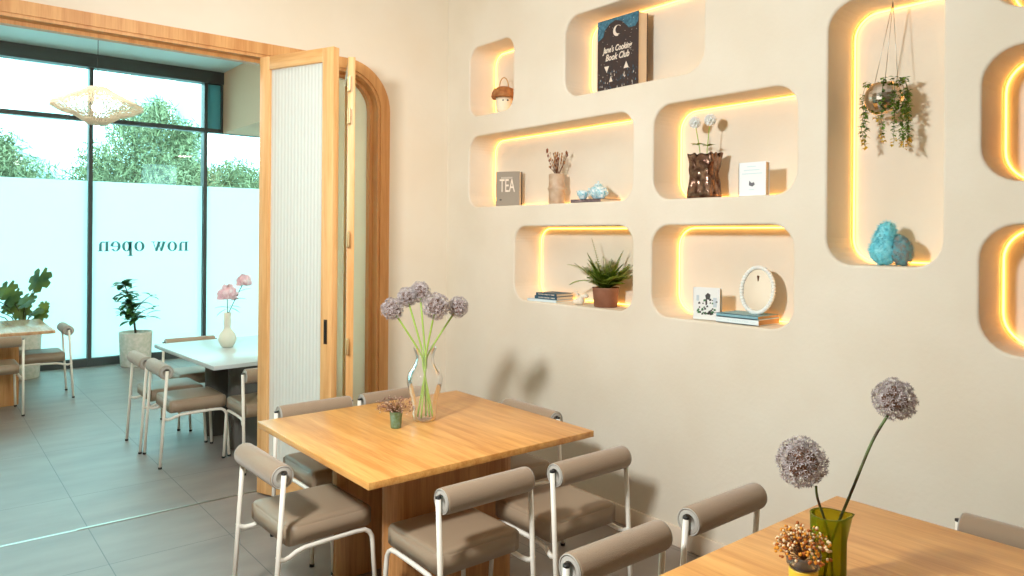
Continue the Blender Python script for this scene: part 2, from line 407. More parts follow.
# mirrored: text +x runs toward world -x; right edge at world x 2.89
M4 = Matrix.Translation((2.90, YW+.006, 1.452)) @ Matrix(((-.129, 0, 0, 0), (0, 0, 1, 0), (0, .126, 0, 0), (0, 0, 0, 1)))
wl = empty('window_lettering', (2.3, YW, 1.5)); vin = mat('teal_vinyl', (74, 146, 148), .6)
Li = Matrix.Translation((-2.3, -YW, -1.5))
mbt, wd = serif_text('now', 1, Li @ M4); mbt.build('word', vin, wl)
mbt, wd2 = serif_text('open', 1, Li @ M4 @ Matrix.Translation((wd+.6, 0, 0))); mbt.build('word', vin, wl)
tag(wl, 'teal serif now open lettering seen backwards on the frosted window', 'lettering')

# pendant, ceiling devices in the far room
p = empty('pendant_lamp', (1.24, 7.3, 2.65))
mb = MB(); MB().tube([(0, 0, .36), (0, 0, ZC-2.62)], .003, 6).build('cord', M['black'], p)
prof = [(.03, .33), (.08, .32), (.12, .29), (.2, .25), (.3, .20), (.36, .165), (.36, .145), (.28, .10), (.18, .07), (.12, .03), (.08, .0), (.02, -.005)]
for k in range(72):
    a = 2*PI*k/72
    mb.tube([(r_*math.cos(a+.05*i), r_*math.sin(a+.05*i), z_+.004*math.sin(3*a)*r_/.3) for i, (r_, z_) in enumerate(prof)], .0036, 4)
    if k % 2: mb.tube([(r_*math.cos(a-.09*i), r_*math.sin(a-.09*i), z_+.004*math.sin(3*a)*r_/.3) for i, (r_, z_) in enumerate(prof)], .0036, 4)
for (r_, z_) in prof[1:-1:1]:
    mb.loop([(r_*math.cos(2*PI*k/40), r_*math.sin(2*PI*k/40), z_+.004*math.sin(6*PI*k/40)*r_/.3) for k in range(40)], .003, 5, normal=Vector((0, 0, 1)))
mb.build('lamp_shade', mat('pale_rattan', (240, 226, 202), .7), p)
MB().ball((0, 0, .14), .05).build('bulb', emis('warm_bulb', (1, .9, .7), 14), p)
tag(p, 'pale woven saucer shaped pendant lamp hanging before the windows', 'lamp')
o = MB().lathe([(.045, 0), (.05, .02), (.05, .05)]).lathe([(.025, -.03), (.03, 0)]).build('smoke_detector', M['white'], None, (2.76, 9.2, ZC-.05))
tag(o, 'small white round detector on the pale ceiling near the bulkhead', 'smoke detector')
o = MB().lathe([(.035, .03), (.035, .034)]).tube([(0, 0, .03), (0, 0, 0)], .012).lathe([(.02, -.006), (.022, 0)]).build('ceiling_sprinkler', M['black'], None, (1.95, 8.3, ZC-.034))
tag(o, 'tiny dark sprinkler head on the pale ceiling above pendant', 'sprinkler')

# ------------------------------------------------------------------ LED strips
for i, nn in enumerate(NICHES):
    g = .012
    pts = [(XW+.242, a, b_) for a, b_ in rrect(nn[0]+g, nn[1]-g, nn[2]+g, nn[3]-g, nn[4]-g)]
    o = MB().loop(pts, .0042, 6).build('led_strip', M['led'])
    nm = ['small acorn niche', 'upper niche with the dark cookbook', 'long niche with the tea book', 'lower niche with the fern',
          'niche with the brown bag vase', 'niche with the oval mirror', 'tall niche with the hanging planter',
          'middle niche at the right edge', 'lowest niche at the right edge', 'topmost niche at the right edge'][i]
    tag(o, 'glowing warm strip light around the back of the '+nm, 'strip light', 'strip lights inside the wall niches')

# ------------------------------------------------------------------ bifold door
door = struct(empty('door_1', (1.725, 4.70, 0)))
ang = math.atan2(4.115-4.70, 1.958-1.725); door.rotation_euler.z = ang
L = .632; H0, H1 = .012, 2.835; T = .052
MB().box2((0, 0, H0), (.085, T, H1), bev=.003).build('stile', M['wood_z'], door)
MB().box2((L-.09, 0, H0), (L, T, H1), bev=.003).build('stile', M['wood_z'], door)
MB().box2((.085, 0, H1-.085), (L-.09, T, H1), bev=.003).build('top_rail', M['wood_x'], door)
MB().box2((.085, 0, H0), (L-.09, T, .20), bev=.003).build('bottom_rail', M['wood_x'], door)
MB().box2((.082, T/2-.004, .19), (L-.087, T/2+.004, H1-.08)).build('ribbed_pane', M['ribbed'], door)
h = MB().box2((L-.062, -.0015, 1.02), (L-.034, .003, 1.17), bev=.001).build('pull_plate', mat('bronze', (88, 70, 60), .35, .8), door)
MB().box2((L-.056, -.002, 1.035), (L-.040, .0, 1.155)).build('recess', M['black'], h)
# which side faces the camera: local -y must face camera -> flip if needed handled by mirrored copy below
d2 = struct(empty('door_2', (2.062, 4.125, 0)))
d2.rotation_euler.z = math.atan2(4.68-4.125, 2.315-2.062)
MB().box2((0, -.045, H0), (.075, 0, 2.79), bev=.003).build('stile', M['wood_z'], d2)
MB().box2((.54, -.045, H0), (.60, 0, 2.79), bev=.003).build('stile', M['wood_z'], d2)
MB().box2((.075, -.045, 2.71), (.54, 0, 2.79), bev=.003).build('top_rail', M['wood_x'], d2)
MB().box2((.075, -.045, H0), (.54, 0, .19), bev=.003).build('bottom_rail', M['wood_x'], d2)
MB().box2((.072, -.027, .18), (.543, -.019, 2.72)).build('ribbed_pane', M['ribbed'], d2)
for z_ in (2.62, 2.42, 1.66, 1.0, .3):
    hb = MB(); hb.tube([(-.012, -.01, z_-.05), (-.012, -.01, z_+.05)], .008, 8)
    hb.box2((-.012, -.002, z_-.045), (.03, .002, z_+.045)).box2((-.042, -.012, z_-.045), (-.012, -.006, z_+.045))
    hb.build('hinge', mat('brass_hinge', (214, 190, 140), .35, .6) if z_ == 2.62 else bpy.data.materials['brass_hinge'], d2)
# fixed arched sidelight glass behind
sg = arch(2.597, 2.829, .232, 2.33); sg = [(2.33, 0)]+sg
me = plate(sg, [], .008); me.transform(Matrix.Translation((0, YB+.12, 0)) @ XZ)
w7 = struct(empty('window_7', (0, 0, 0))); mesh_obj('glass_pane', me, thin_glass('sidelight_glass', (.93, .95, .90), ior=1.3, haze=.65, hazecol=(246, 236, 214)), w7)
MB().box2((2.30, YB+.09, 0), (2.34, YB+.15, 2.829)).build('window_frame', M['wood_z'], w7)

# ------------------------------------------------------------------ tables
def slab(cx, cy, w, t, z1, n=10):
    p_ = []
    for s_, ox in ((1, w/2-t/2), (-1, -w/2+t/2)):
        for k in range(n+1):
            a = -PI/2+PI*k/n
            p_.append((cx+ox+s_*t/2*math.cos(a), cy+s_*t/2*math.sin(a)))
    mb = MB(); mb.prism(p_, z1-.001, Matrix.Translation((0, 0, .001)))
    return mb
def table(cx, cy, sx, sy, rz, top, leg, label, edge=None):
    t_ = empty('dining_table', (cx, cy, 0), rz)
    MB().box2((-sx/2, -sy/2, .71), (sx/2, sy/2, .74), bev=.002).build('tabletop', top, t_)
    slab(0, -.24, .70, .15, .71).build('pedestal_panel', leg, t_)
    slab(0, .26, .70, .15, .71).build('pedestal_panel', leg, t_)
    return tag(t_, label, 'table')
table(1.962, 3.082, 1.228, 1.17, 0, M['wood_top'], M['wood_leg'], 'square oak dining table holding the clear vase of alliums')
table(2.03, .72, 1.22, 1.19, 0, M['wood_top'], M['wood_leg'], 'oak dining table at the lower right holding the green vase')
white_top = mat('pale_grey_laminate', (190, 198, 196), .28); grey_leg = mat('grey_table_base', (96, 92, 86), .5)
table(2.25, 6.09, 1.26, 1.37, math.radians(3), white_top, grey_leg, 'pale grey dining table holding the white vase of pink flowers')
table(.45, 8.86, 1.22, 1.2, 0, wood('glossy_oak_top', (190, 140, 100), (215, 172, 130), 'Y', .22), M['wood_leg'], 'wooden dining table at the left edge before the windows')

# ------------------------------------------------------------------ chairs
def make_chair():
    c = empty('dining_chair', (0, 0, 0)); wm = M['white_metal']
    for s in (-1, 1):
        l = MB().tube([(s*.228, -.258, .004), (s*.228, -.215, .70)], .011, 10).build('rear_leg', wm, c)
        MB().tube([(s*.228, -.2149, .699), (s*.228, -.2148, .706)], .0115, 10).build('end_plug', M['black'], l)
        MB().tube([(s*.228, -.2583, .0), (s*.228, -.2575, .014)], .013, 10).build('foot', M['black'], l)
        P_ = [(.228, -.240, .368), (.227, -.228, .350), (.223, -.208, .343), (.214, -.18, .346), (.204, -.15, .355), (.200, -.11, .363), (.199, 0, .367),
              (.199, .13, .369), (.199, .175, .366), (.200, .198, .352), (.201, .211, .33), (.2015, .215, .30), (.212, .232, .004)]
        l2 = MB().tube([(s*x, y, z) for x, y, z in P_], .0105, 10).build('front_leg', wm, c)
        MB().tube([(s*.2125, .2325, .0), (s*.212, .232, .014)], .013, 10).build('foot', M['black'], l2)
    # cushion
    b = bmesh.new(); bmesh.ops.create_grid(b, x_segments=14, y_segments=14, size=.5)
    r_ = bmesh.ops.extrude_face_region(b, geom=list(b.faces)); ups = [g for g in r_['geom'] if isinstance(g, bmesh.types.BMVert)]
    for v in b.verts: v.co.z = 0
    for v in ups: v.co.z = 1
    bmesh.ops.recalc_face_normals(b, faces=b.faces)
    for v in b.verts:
        u, w_ = v.co.x*2, v.co.y*2; top = v.co.z > .5
        e = max(abs(u), abs(w_)); edge = max(0, (e-.9)/.1)
        k = 1 if e < .001 else 1
        # rounded corners
        x_, y_ = u, w_
        if abs(u) > .86 and abs(w_) > .86:
            du, dw = (abs(u)-.86)/.14, (abs(w_)-.86)/.14; m_ = max(du, dw); ln = math.hypot(du, dw)
            f_ = m_/ln if ln else 1
            x_ = math.copysign(.86+.14*du*f_, u); y_ = math.copysign(.86+.14*dw*f_, w_)
        v.co.x = x_*.210*(1-.01*edge); v.co.y = y_*.206+.012
        v.co.z = (.470+.004*math.cos(u*PI/2)*math.cos(w_*PI/2)-.006*edge**2) if top else (.380+.001*edge**2)
    bmesh.ops.bevel(b, geom=[e for e in b.edges if e.calc_face_angle(0) > .9], offset=.010, segments=3, affect='EDGES')
    MB().bm(b, None, 0, True).build('seat', M['leather'], c)
    MR = Matrix.Translation((0, -.215, .684)) @ Matrix.Rotation(PI/2, 4, 'Y')
    R = .0505
    br = MB().lathe([(R-.008, -.213), (R-.001, -.210), (R, -.204), (R, .204), (R-.001, .210), (R-.008, .213)], n=32, M=MR).build('backrest', M['fabric'], c)
    for s in (-1, 1):
        MB().lathe([(.0001, s*.2125), (R-.010, s*.2150), (R-.009, s*.2142)], n=32, M=MR).build('end_cap', M['cap'], br)
        MB().loop([MR @ Vector(((R-.005)*math.cos(2*PI*k/36), (R-.005)*math.sin(2*PI*k/36), s*.2135)) for k in range(36)], .0028, 6).build('piping', M['cap'], br)
    return c
ch0 = make_chair()
CH = [ # x, y, facing deg (0=+Y, -90=+X), label
 (1.392, 3.14, -89, 'taupe chair with white legs at the left end of the nearest oak table'),
 (1.757, 2.505, 0, 'taupe chair on the near side of front table, left of the pair'),
 (2.302, 2.465, 0, 'taupe chair on the near side of front table, right of the pair'),
 (1.785, 3.735, 180, 'taupe chair on the far side of front table, before the ribbed glass door'),
 (2.295, 3.735, 180, 'taupe chair mostly hidden behind the small pot and clear vase'),
 (2.495, 3.125, 90, 'taupe chair between the front table and the plaster wall'),
 (1.745, 1.365, 180, 'taupe chair at lower middle with its back roll cut by the frame bottom'),
 (2.335, 1.375, 180, 'taupe chair behind the lower right table, nearer the plaster wall'),
 (2.631, .752, 90, 'taupe chair at the lower right corner against the wall'),
 (1.625, 5.85, -90, 'taupe chair on the left side of the pale grey table, nearer one'),
 (1.60, 6.335, -90, 'taupe chair on the left side of the pale grey table, farther one'),
 (1.97, 6.86, 180, 'taupe chair on the window side of the pale grey table'),
 (2.02, 5.38, 0, 'taupe chair at the pale grey table partly hidden by the wooden door'),
 (.55, 8.27, 0, 'taupe chair at the left edge on the near side of the far table'),
 (1.005, 8.83, 90, 'taupe chair on the right side of the far left table, by the windows')]
for i, (x, y, a, lb) in enumerate(CH):
    o = ch0 if i == 0 else copy_tree(ch0)
    o.location = (x, y, 0); o.rotation_euler.z = math.radians(a)
    tag(o, lb, 'chair', 'taupe roll back dining chairs')

# ------------------------------------------------------------------ flowers
def allium_head(mb, c, r, seed, n=300):
    rr_ = random.Random(seed); c = Vector(c)
    for i in range(n):
        z = 1-2*(i+.5)/n; a = i*2.39996; q = math.sqrt(1-z*z)
        d = Vector((q*math.cos(a), q*math.sin(a), z)) + Vector([rr_.uniform(-.1, .1) for _ in range(3)]); d.normalize()
        k = r*rr_.uniform(.74, 1.04); p_ = c+d*k
        t = d.orthogonal().normalized(); bn = d.cross(t); ph = rr_.uniform(0, 6.28); s = r*.155
        vs = [p_-d*s*.4]; fs = []
        for j in range(5):
            a1 = ph+2*PI*j/5
            for (da, ra, ha) in ((-.35, .55, .1), (0, 1.15, .35), (.35, .55, .1)):
                vs.append(p_+(t*math.cos(a1+da)+bn*math.sin(a1+da))*s*ra+d*s*ha)
            k0 = 1+j*3; fs += [(0, k0, k0+1, k0+2)]
        mb.add(vs, fs)
        if i % 2 == 0: mb.add([c+d*r*.5+t*.0006, c+d*r*.5-t*.0006, p_-t*.0005, p_+t*.0005], [(0, 1, 2, 3)])
def allium(name_loc, stem_pts, head, r, seed, stem_mat, label, rs=.0035):
    root = empty('allium_flower', name_loc); l = Vector(name_loc)
    hb = MB(); allium_head(hb, Vector(head)-l, r, seed); hd = hb.build('flower_head', M['allium'], root)
    MB().ball(Vector(head)-l, r*.62, nz=.2).build('core', M['allium_c'], hd)
    pts = [Vector(p_)-l for p_ in stem_pts]
    # smooth curve
    sp_ = []
    for i in range(len(pts)-1):
        p0 = pts[max(i-1, 0)]; p1 = pts[i]; p2 = pts[i+1]; p3 = pts[min(i+2, len(pts)-1)]
        for k in range(6):
            t = k/6; sp_.append(.5*((2*p1)+(-p0+p2)*t+(2*p0-5*p1+4*p2-p3)*t*t+(-p0+3*p1-3*p2+p3)*t**3))
    sp_.append(pts[-1])
    MB().tube(sp_, rs, 8).build('stem', stem_mat, root)
    return tag(root, label, 'flower')
# camera-plane helper vectors (image right / forward on the floor plan), only used as plan directions
yaw = math.radians(39.35); RX = Vector((math.cos(yaw), -math.sin(yaw), 0)); FW = Vector((math.sin(yaw), math.cos(yaw), 0))
V1 = Vector((2.034, 3.18, .74))
v = empty('glass_vase', V1)
prof = [(.052, .0), (.060, .006), (.063, .03), (.062, .06), (.066, .10), (.080, .145), (.091, .19), (.092, .215), (.084, .245), (.066, .27), (.052, .295), (.046, .32), (.050, .345), (.062, .375)]
inner = [(r_-.0025, z_+(.006 if i == 0 else 0)) for i, (r_, z_) in enumerate(prof)]
MB().lathe(prof, n=40, cap=False).lathe([(.0001, .001), (.052, .0)], n=40, cap=False).build('vase_body', M['vglass'], v)
tag(v, 'clear glass vase with a round belly on the front oak table', 'vase')
def hp(u, w, z): return V1+RX*u+FW*w+Vector((0, 0, z-.74))
heads = [((392, 309), .058, -.02, -.036, 'lowest allium at the left of the bunch in the clear vase'),
         ((407, 297), .052, .05, -.02, 'allium between the leftmost and the tallest one in clear vase'),
         ((420, 292), .056, .08, -.004, 'tallest allium, upper middle of the bunch in the clear vase'),
         ((436, 306), .069, -.04, .012, 'largest round allium in front of the bunch in clear vase'),
         ((458, 307), .055, .05, .03, 'allium at the right end of the bunch in the clear vase')]
for i, ((px, py), r_, dw, bx_, lb) in enumerate(heads):
    W = V1.dot(FW)+dw; u = (px-512-(236-py)*.008)*W/728-V1.dot(RX); z = 1.69-(py-236-(px-512)*.008)*W/728
    H_ = hp(u, dw, z); foot = V1+RX*(-bx_*1.25)+FW*(dw*.3)+Vector((0, 0, .012))
    mid = V1+RX*(bx_*.15)+FW*(dw*.12)+Vector((0, 0, .26)); nk = V1+RX*bx_*.75+FW*dw*.3+Vector((0, 0, .35))
    allium(tuple(foot), [foot, mid, nk, H_], H_, r_, 10+i, M['stem_g'], lb, .0048)
# second bunch: green vase
V2 = Vector((1.955, .996, .74))
v = empty('green_vase', V2)
pr = [(.042, 0), (.045, .004), (.0465, .02), (.047, .12), (.048, .182), (.049, .19)]
b = MB(); b.lathe(pr+[(r_-.003, z_+(.006 if i == 0 else 0)) for i, (r_, z_) in enumerate(pr)][::-1], n=36, cap=False).lathe([(.0001, .002), (.046, 0)], n=36, cap=False)
sv = []
for i, (x_, y_, z_) in enumerate(b.v):  # pull one side of the rim out into a pouring lip
    d_ = Vector((x_, y_, 0)).normalized() if x_*x_+y_*y_ > 1e-6 else Vector((0, 0, 0))
    k = max(0, d_.dot(RX))**14*max(0, (z_-.155)/.035)
    sv.append((x_+RX.x*k*.024, y_+RX.y*k*.024, z_))
b.v = sv; b.build('vase_body', M['gglass'], v)
tag(v, 'olive green glass vase with a pouring lip on the lower right table', 'vase')
def at(px, py, W): return (RX*((px-512-(236-py)*.008)*W/728)+FW*W+Vector((0, 0, 1.69-(py-236-(px-512)*.008)*W/728)))
W2 = V2.dot(FW)
allium(tuple(V2+Vector((.01, 0, .01))), [V2+RX*.012+Vector((0, 0, .012)), at(829, 535, W2), at(818, 500, W2-.01), at(816, 486, W2-.01)], at(801.5, 462, W2-.01), .066, 31, M['stem_d'],
       'shorter allium leaning left out of the green vase', .0035)
allium(tuple(V2-Vector((.01, 0, -.01))), [V2-RX*.012+Vector((0, 0, .012)), at(832, 540, W2+.01), at(853, 488, W2+.02), at(872, 442, W2+.02), at(888, 415, W2+.02)], at(895, 399, W2+.02), .057, 32, M['stem_d'],
       'taller allium leaning right out of the green vase', .0042)
# fix stem gap for the shorter one is inside the head radius

def dried(root_, cols, n, spread, h0, h1, seed, blob):
    rr_ = random.Random(seed); tw = MB(); fl = MB()
    for i in range(n):
        a = rr_.uniform(0, 2*PI); s = spread*math.sqrt(rr_.random()); h_ = rr_.uniform(h0, h1)*(1-.35*(s/spread)**2)
        e = Vector((s*math.cos(a), s*math.sin(a), h_)); mid = Vector((e.x*.35, e.y*.35, h_*.6))
        tw.tube([(0, 0, 0), mid, e], .0006, 3, cap=False)
        for k in range(2):
            fl.ball(e+Vector([rr_.uniform(-.004, .004) for _ in range(3)]), blob*rr_.uniform(.6, 1.2), sub=1, mi=rr_.randrange(len(cols)), nz=.4)
    tw.build('twigs', mat('dry_twig', (120, 84, 54), .8), root_); fl.build('blossoms', cols, root_)
pt = empty('small_pot', (1.84, 3.135, .74))
MB().lathe([(.024, 0), (.026, .003), (.029, .05), (.032, .078), (.033, .082), (.030, .082), (.028, .06)], n=24).build('pot_body', mat('verdigris_glaze', (120, 150, 130), .5, c2=(96, 120, 72), vscale=60, bump=.3, bscale=80), pt)
MB().lathe([(.0001, .071), (.029, .070)], n=20, cap=False).build('soil', mat('dark_soil', (58, 42, 32), .9), pt)
tag(pt, 'small green glazed pot beside the clear vase', 'pot')
dr = empty('dried_flowers', (1.84, 3.135, .812))
dried(dr, [mat('dusty_pink_bud', (170, 130, 118), .8), mat('brown_bud', (120, 82, 66), .8), mat('cream_bud', (216, 190, 166), .8)], 150, .098, .02, .085, 5, .003)
tag(dr, 'dusty pink dried flower sprigs in the small green pot', 'dried flowers')
pt = empty('yellow_pot', (1.835, 1.003, .74))
MB().lathe([(.034, 0), (.036, .003), (.037, .07), (.036, .074)], n=28).build('pot_body', mat('yellow_glaze', (236, 196, 62), .4), pt)
MB().lathe([(.037, .074), (.043, .085), (.045, .108), (.0465, .112), (.043, .108), (.040, .086)], n=28, cap=False).build('glass_rim', M['vglass'], pt)
MB().lathe([(.0001, .078), (.036, .077)], n=20, cap=False).build('filling', bpy.data.materials['dark_soil'], pt)
tag(pt, 'small yellow pot with a glass rim in front of the green vase', 'pot')
dr = empty('dried_flowers', (1.835, 1.003, .83))
dried(dr, [mat('amber_bud', (226, 150, 42), .7), mat('rust_bud', (176, 98, 40), .8), mat('ivory_bud', (240, 214, 170), .7)], 190, .072, .03, .095, 6, .0042)
tag(dr, 'amber dried flower sprigs in the yellow pot', 'dried flowers')

# ------------------------------------------------------------------ leaves helper
def leaf(mb, base, d, up, L_, W_, curl=.25, seg=5, fold=.12, mi=0):
    d = Vector(d).normalized(); up = Vector(up); side = d.cross(up).normalized(); up = side.cross(d)
    vs = []; fs = []
    for i in range(seg+1):
        t = i/seg; w = W_*math.sin(PI*min(1, t*.93+.07))**.8*(1 if t < 1 else .05)
        c = Vector(base)+d*L_*t-up*curl*L_*t*t
        vs += [c-side*w/2+up*fold*w, c, c+side*w/2+up*fold*w]
    for i in range(seg):
        a = i*3; fs += [(a, a+1, a+4, a+3), (a+1, a+2, a+5, a+4)]
    mb.add(vs, fs, mi, True)

# ------------------------------------------------------------------ window plants
def planter(x, y, r, h_, label):
    o = MB().lathe([(r*.86, 0), (r*.9, .012), (r, h_-.012), (r-.004, h_), (r-.022, h_), (r-.03, h_-.06), (.0001, h_-.062)], n=36).build('planter_pot', bpy.data.materials.get('speckled_concrete') or mat('speckled_concrete', (226, 218, 208), .8, c2=(204, 202, 186), vscale=26), None, (x, y, 0))
    return tag(o, label, 'planter')
planter(2.19, 10.24, .195, .43, 'speckled grey concrete planter standing by the windows')
planter(.97, 10.12, .19, .55, 'pale concrete planter behind the left table')
pl_ = empty('potted_shrub', (2.19, 10.24, .37)); rr_ = random.Random(3)
tr = MB(); tr.tube([(0, 0, 0), (-.02, 0, .2), (-.06, .01, .45), (-.14, 0, .68)], [.014, .012, .009, .005], 8)
br = [((-.03, 0, .22), (.2, .0, .36)), ((-.02, 0, .2), (.1, -.05, .26)), ((-.08, 0, .5), (-.24, 0, .52)), ((-.03, 0, .3), (.2, .05, .52))]
for a, b_ in br: tr.tube([a, (Vector(a)+Vector(b_))/2+Vector((0, 0, .03)), b_], [.007, .005, .003], 6)
tr.build('trunk', mat('bark', (78, 66, 50), .8), pl_)
lf = MB()
cl = [(-.14, 0, .66, 16), (-.1, 0, .55, 12), (-.08, 0, .42, 16), (-.1, 0, .3, 18), (-.04, 0, .22, 14), (.1, -.05, .26, 6), (.2, 0, .36, 3), (.2, .05, .52, 3), (-.24, 0, .5, 3), (-.02, 0, .36, 12), (-.06, 0, .36, 14)]
for (x, y, z, n_) in cl:
    for i in range(n_):
        a = rr_.uniform(0, 2*PI); e = rr_.uniform(-.2, .9)
        d_ = Vector((math.cos(a)*math.cos(e), math.sin(a)*math.cos(e), math.sin(e)))
        leaf(lf, Vector((x, y, z))+Vector([rr_.uniform(-.03, .03) for _ in range(3)]), d_, (0, 0, 1), rr_.uniform(.11, .17), rr_.uniform(.06, .09), .35)
lf.build('foliage', M['leaf_d'], pl_); tag(pl_, 'young leafy green plant growing in the speckled planter', 'plant')
# monstera
ms = empty('monstera_plant', (.97, 10.12, .49)); rr_ = random.Random(11); st = MB()
px_l = [(48, 281, .165), (9, 291, .14), (22, 297, .12), (40, 299, .12), (30, 311, .13), (55, 313, .10), (2, 305, .12), (44, 309, .11), (14, 308, .12), (-12, 290, .14), (-22, 306, .14), (34, 302, .11), (6, 300, .1), (60, 304, .07)]
targets = [(RX.x*(a_-28)/86+rr_.uniform(-.12, .02), RX.y*(a_-28)/86+rr_.uniform(-.2, .05), 1.69-(b_-233)/86-.49, c_) for a_, b_, c_ in px_l]
for i, (x, y, z, s) in enumerate(targets):
    st.tube([(0, 0, 0), (x*.3, y*.3, z*.6), (x, y, z)], [.008, .006, .004], 6)
    mb = MB(); n_ = 26; vs = [Vector((0, 0, 0))]
    for k in range(n_+1):
        a = -PI*.93+2*PI*.93*k/n_; rr2 = s*(1.0-.2*abs(a)/PI)*(1.1 if (k % 4) else .8)
        vs.append(Vector((rr2*math.sin(a)*.85, -rr2*math.cos(a)*1.0-.02, -.22*rr2*abs(math.sin(a)))))
    fs = [(0, k, k+1) for k in range(1, n_+1)]
    s *= 1.0; R_ = Matrix.Translation((x, y, z)) @ Matrix.Rotation(-.7+rr_.uniform(-.5, .5), 4, 'Z') @ Matrix.Rotation(rr_.uniform(.45, 1.25), 4, 'X') @ Matrix.Translation((0, s*.3, 0))
    mb.add([R_ @ q for q in vs], fs, 0, True); mb.build('leaf', bpy.data.materials.get('monstera_leaf') or mat('monstera_leaf', (50, 84, 40), .4, c2=(110, 128, 44), vscale=5), ms)
st.build('stems', M['stem_d'], ms); tag(ms, 'monstera plant with large split leaves behind the left table', 'plant')

# far vase with peonies
fv = (2.03, 6.23, .74)
o = MB().lathe([(.036, 0), (.047, .006), (.069, .05), (.073, .075), (.064, .11), (.036, .145), (.026, .165), (.030, .19), (.031, .22), (.027, .25), (.030, .29), (.026, .29), (.022, .25)], n=32).build('white_vase', mat('ivory_ceramic', (226, 222, 204), .4), None, fv)
tag(o, 'ivory bulb vase with a tall neck on the pale grey table', 'vase')
def peony(head, r, label, seed, leaves):
    rr_ = random.Random(seed); root = empty('peony_flower', fv); f = MB()
    h_ = Vector(head)
    f.ball(h_+Vector((0, 0, r*.15)), r*.72, (1, 1, .85), 3, 0, .35, 14)
    for i in range(80):
        a = rr_.uniform(0, 2*PI); e = rr_.uniform(-.6, 1.5); d_ = Vector((math.cos(a)*math.cos(e), math.sin(a)*math.cos(e), math.sin(e)))
        leaf(f, h_+d_*r*.15, d_, Vector((0, 0, 1)).cross(d_)+Vector((0, 0, .3)), r*rr_.uniform(.75, .95), r*.6, -.35, 4, .2)
    f.build('flower_head', bpy.data.materials.get('peony_pink') or mat('peony_pink', (250, 232, 234), .7, c2=(244, 208, 216), vscale=30), root)
    s = MB(); s.tube([(0, 0, .02), (h_.x*.05, 0, .28), (h_.x*.6, h_.y*.6, .28+(h_.z-.28)*.6), h_], .0035, 6); s.build('stem', M['stem_d'], root)
    l = MB()
    for (x, y, z, dx, dz) in leaves: leaf(l, (x, y, z), RX*dx+Vector((0, 0, dz)), (0, 0, 1), .11, .03, .3)
    l.build('leaves', M['leaf_d'], root); tag(root, label, 'flower')
q = RX
peony(tuple(q*(-.002)+Vector((0, 0, .44))), .088, 'larger pink peony standing left in the ivory vase', 1, [(0, 0, .33, -1, .25), (0, 0, .32, -.9, -.3), (0, 0, .34, 1, .2)])
peony(tuple(q*.125+FW*.03+Vector((0, 0, .545))), .066, 'smaller pale pink peony leaning right in the ivory vase', 2, [(q.x*.05, q.y*.05, .40, 1, .3), (0, 0, .33, 1, -.1), (q.x*.09, q.y*.09, .46, .8, .5)])

# ------------------------------------------------------------------ niche contents
def book(loc, rz, w, h_, t, cover, label, spine_left=True, name='book', cat='book', lay=False):
    """upright: front cover faces local -Y, width X, thickness +Y"""
    r_ = empty(name, loc, rz)
    c = .003
    MB().box2((0, 0, 0), (w, c, h_)).box2((0, t-c, 0), (w, t, h_)).box2((0 if spine_left else w-c, 0, 0), (c if spine_left else w, t, h_)).build('cover', cover, r_)
    MB().box2((c, c, .003), (w-c*1.5, t-c, h_-.003)).build('pages', M['page'], r_)
    return tag(r_, label, cat)
FL = .0
# dark cookbook (upper niche), cover parallel to the wall. local +X -> world -Y
bk = book((3.325, 3.217, 2.585), -PI/2, .335, .455, .085, mat('night_brown_cover', (62, 46, 42), .5, c2=(50, 42, 44), vscale=30), 'thick dark illustrated cookbook with a crescent moon in the top niche', True)
def deco(mesh, name, m, parent, x, z, y=-.001, rx=PI/2):
    o = mesh_obj(name, mesh, m, parent); o.location = (x, y, z); o.rotation_euler = (rx, 0, 0); return o
ink = mat('cream_print', (232, 218, 200), .6); teal = mat('teal_print', (74, 128, 148), .6, c2=(40, 84, 104), vscale=45)
def flat(polys, y=-.0012, t=.0008):
    mb = MB()
    for p_ in polys: mb.prism([Vector(a) for a in p_], t, Matrix.Translation((0, y, 0)) @ Matrix(((1, 0, 0, 0), (0, 0, 1, 0), (0, 1, 0, 0), (0, 0, 0, 1))))
    return mb
flat([[(0, .455), (0, .33), (.05, .355), (.06, .39), (.10, .425), (.15, .44), (.2, .425), (.24, .39), (.26, .37), (.31, .37), (.335, .40), (.335, .455)]], t=.0006).build('sky_print', teal, bk)
cres = []
for k in range(13): a = math.radians(60+240*k/12+ -20); cres.append((.165+.034*math.cos(a), .372+.034*math.sin(a)))
for k in range(13): a = math.radians(280-240*k/12); cres.append((.176+.026*math.cos(a), .378+.026*math.sin(a)))
flat([cres]).build('moon_print', ink, bk)
deco(text_mesh("Jane's Cooking", .052, shear=.3, off=.0012, sx=.75), 'title_print', ink, bk, .165, .265)
deco(text_mesh("Book Club", .056, shear=.3, off=.0012, sx=.8), 'title_print', ink, bk, .165, .215)
rr_ = random.Random(4); ps = []; ps2 = []
for i in range(90):
    x = rr_.uniform(.01, .325); z = rr_.uniform(.01, .12)+rr_.random()**3*.03; s = rr_.uniform(.003, .009)
    (ps if i % 3 else ps2).append([(x, z), (x+s*.7, z), (x+s*.35, z+s*1.8)])
ps2 += [[(.06, .165), (.10, .165), (.08, .125)], [(.22, .13), (.26, .13), (.24, .172)], [(.1, .065), (.13, .065), (.115, .1)]]
for i in range(30):
    x = rr_.uniform(.01, .32); z = rr_.uniform(.13, .44); s = .0028; ps2.append([(x, z), (x+s, z), (x+s, z+s), (x, z+s)])
flat(ps).build('pattern_print', teal, bk); flat(ps2, y=-.0016).build('pattern_print', ink, bk)
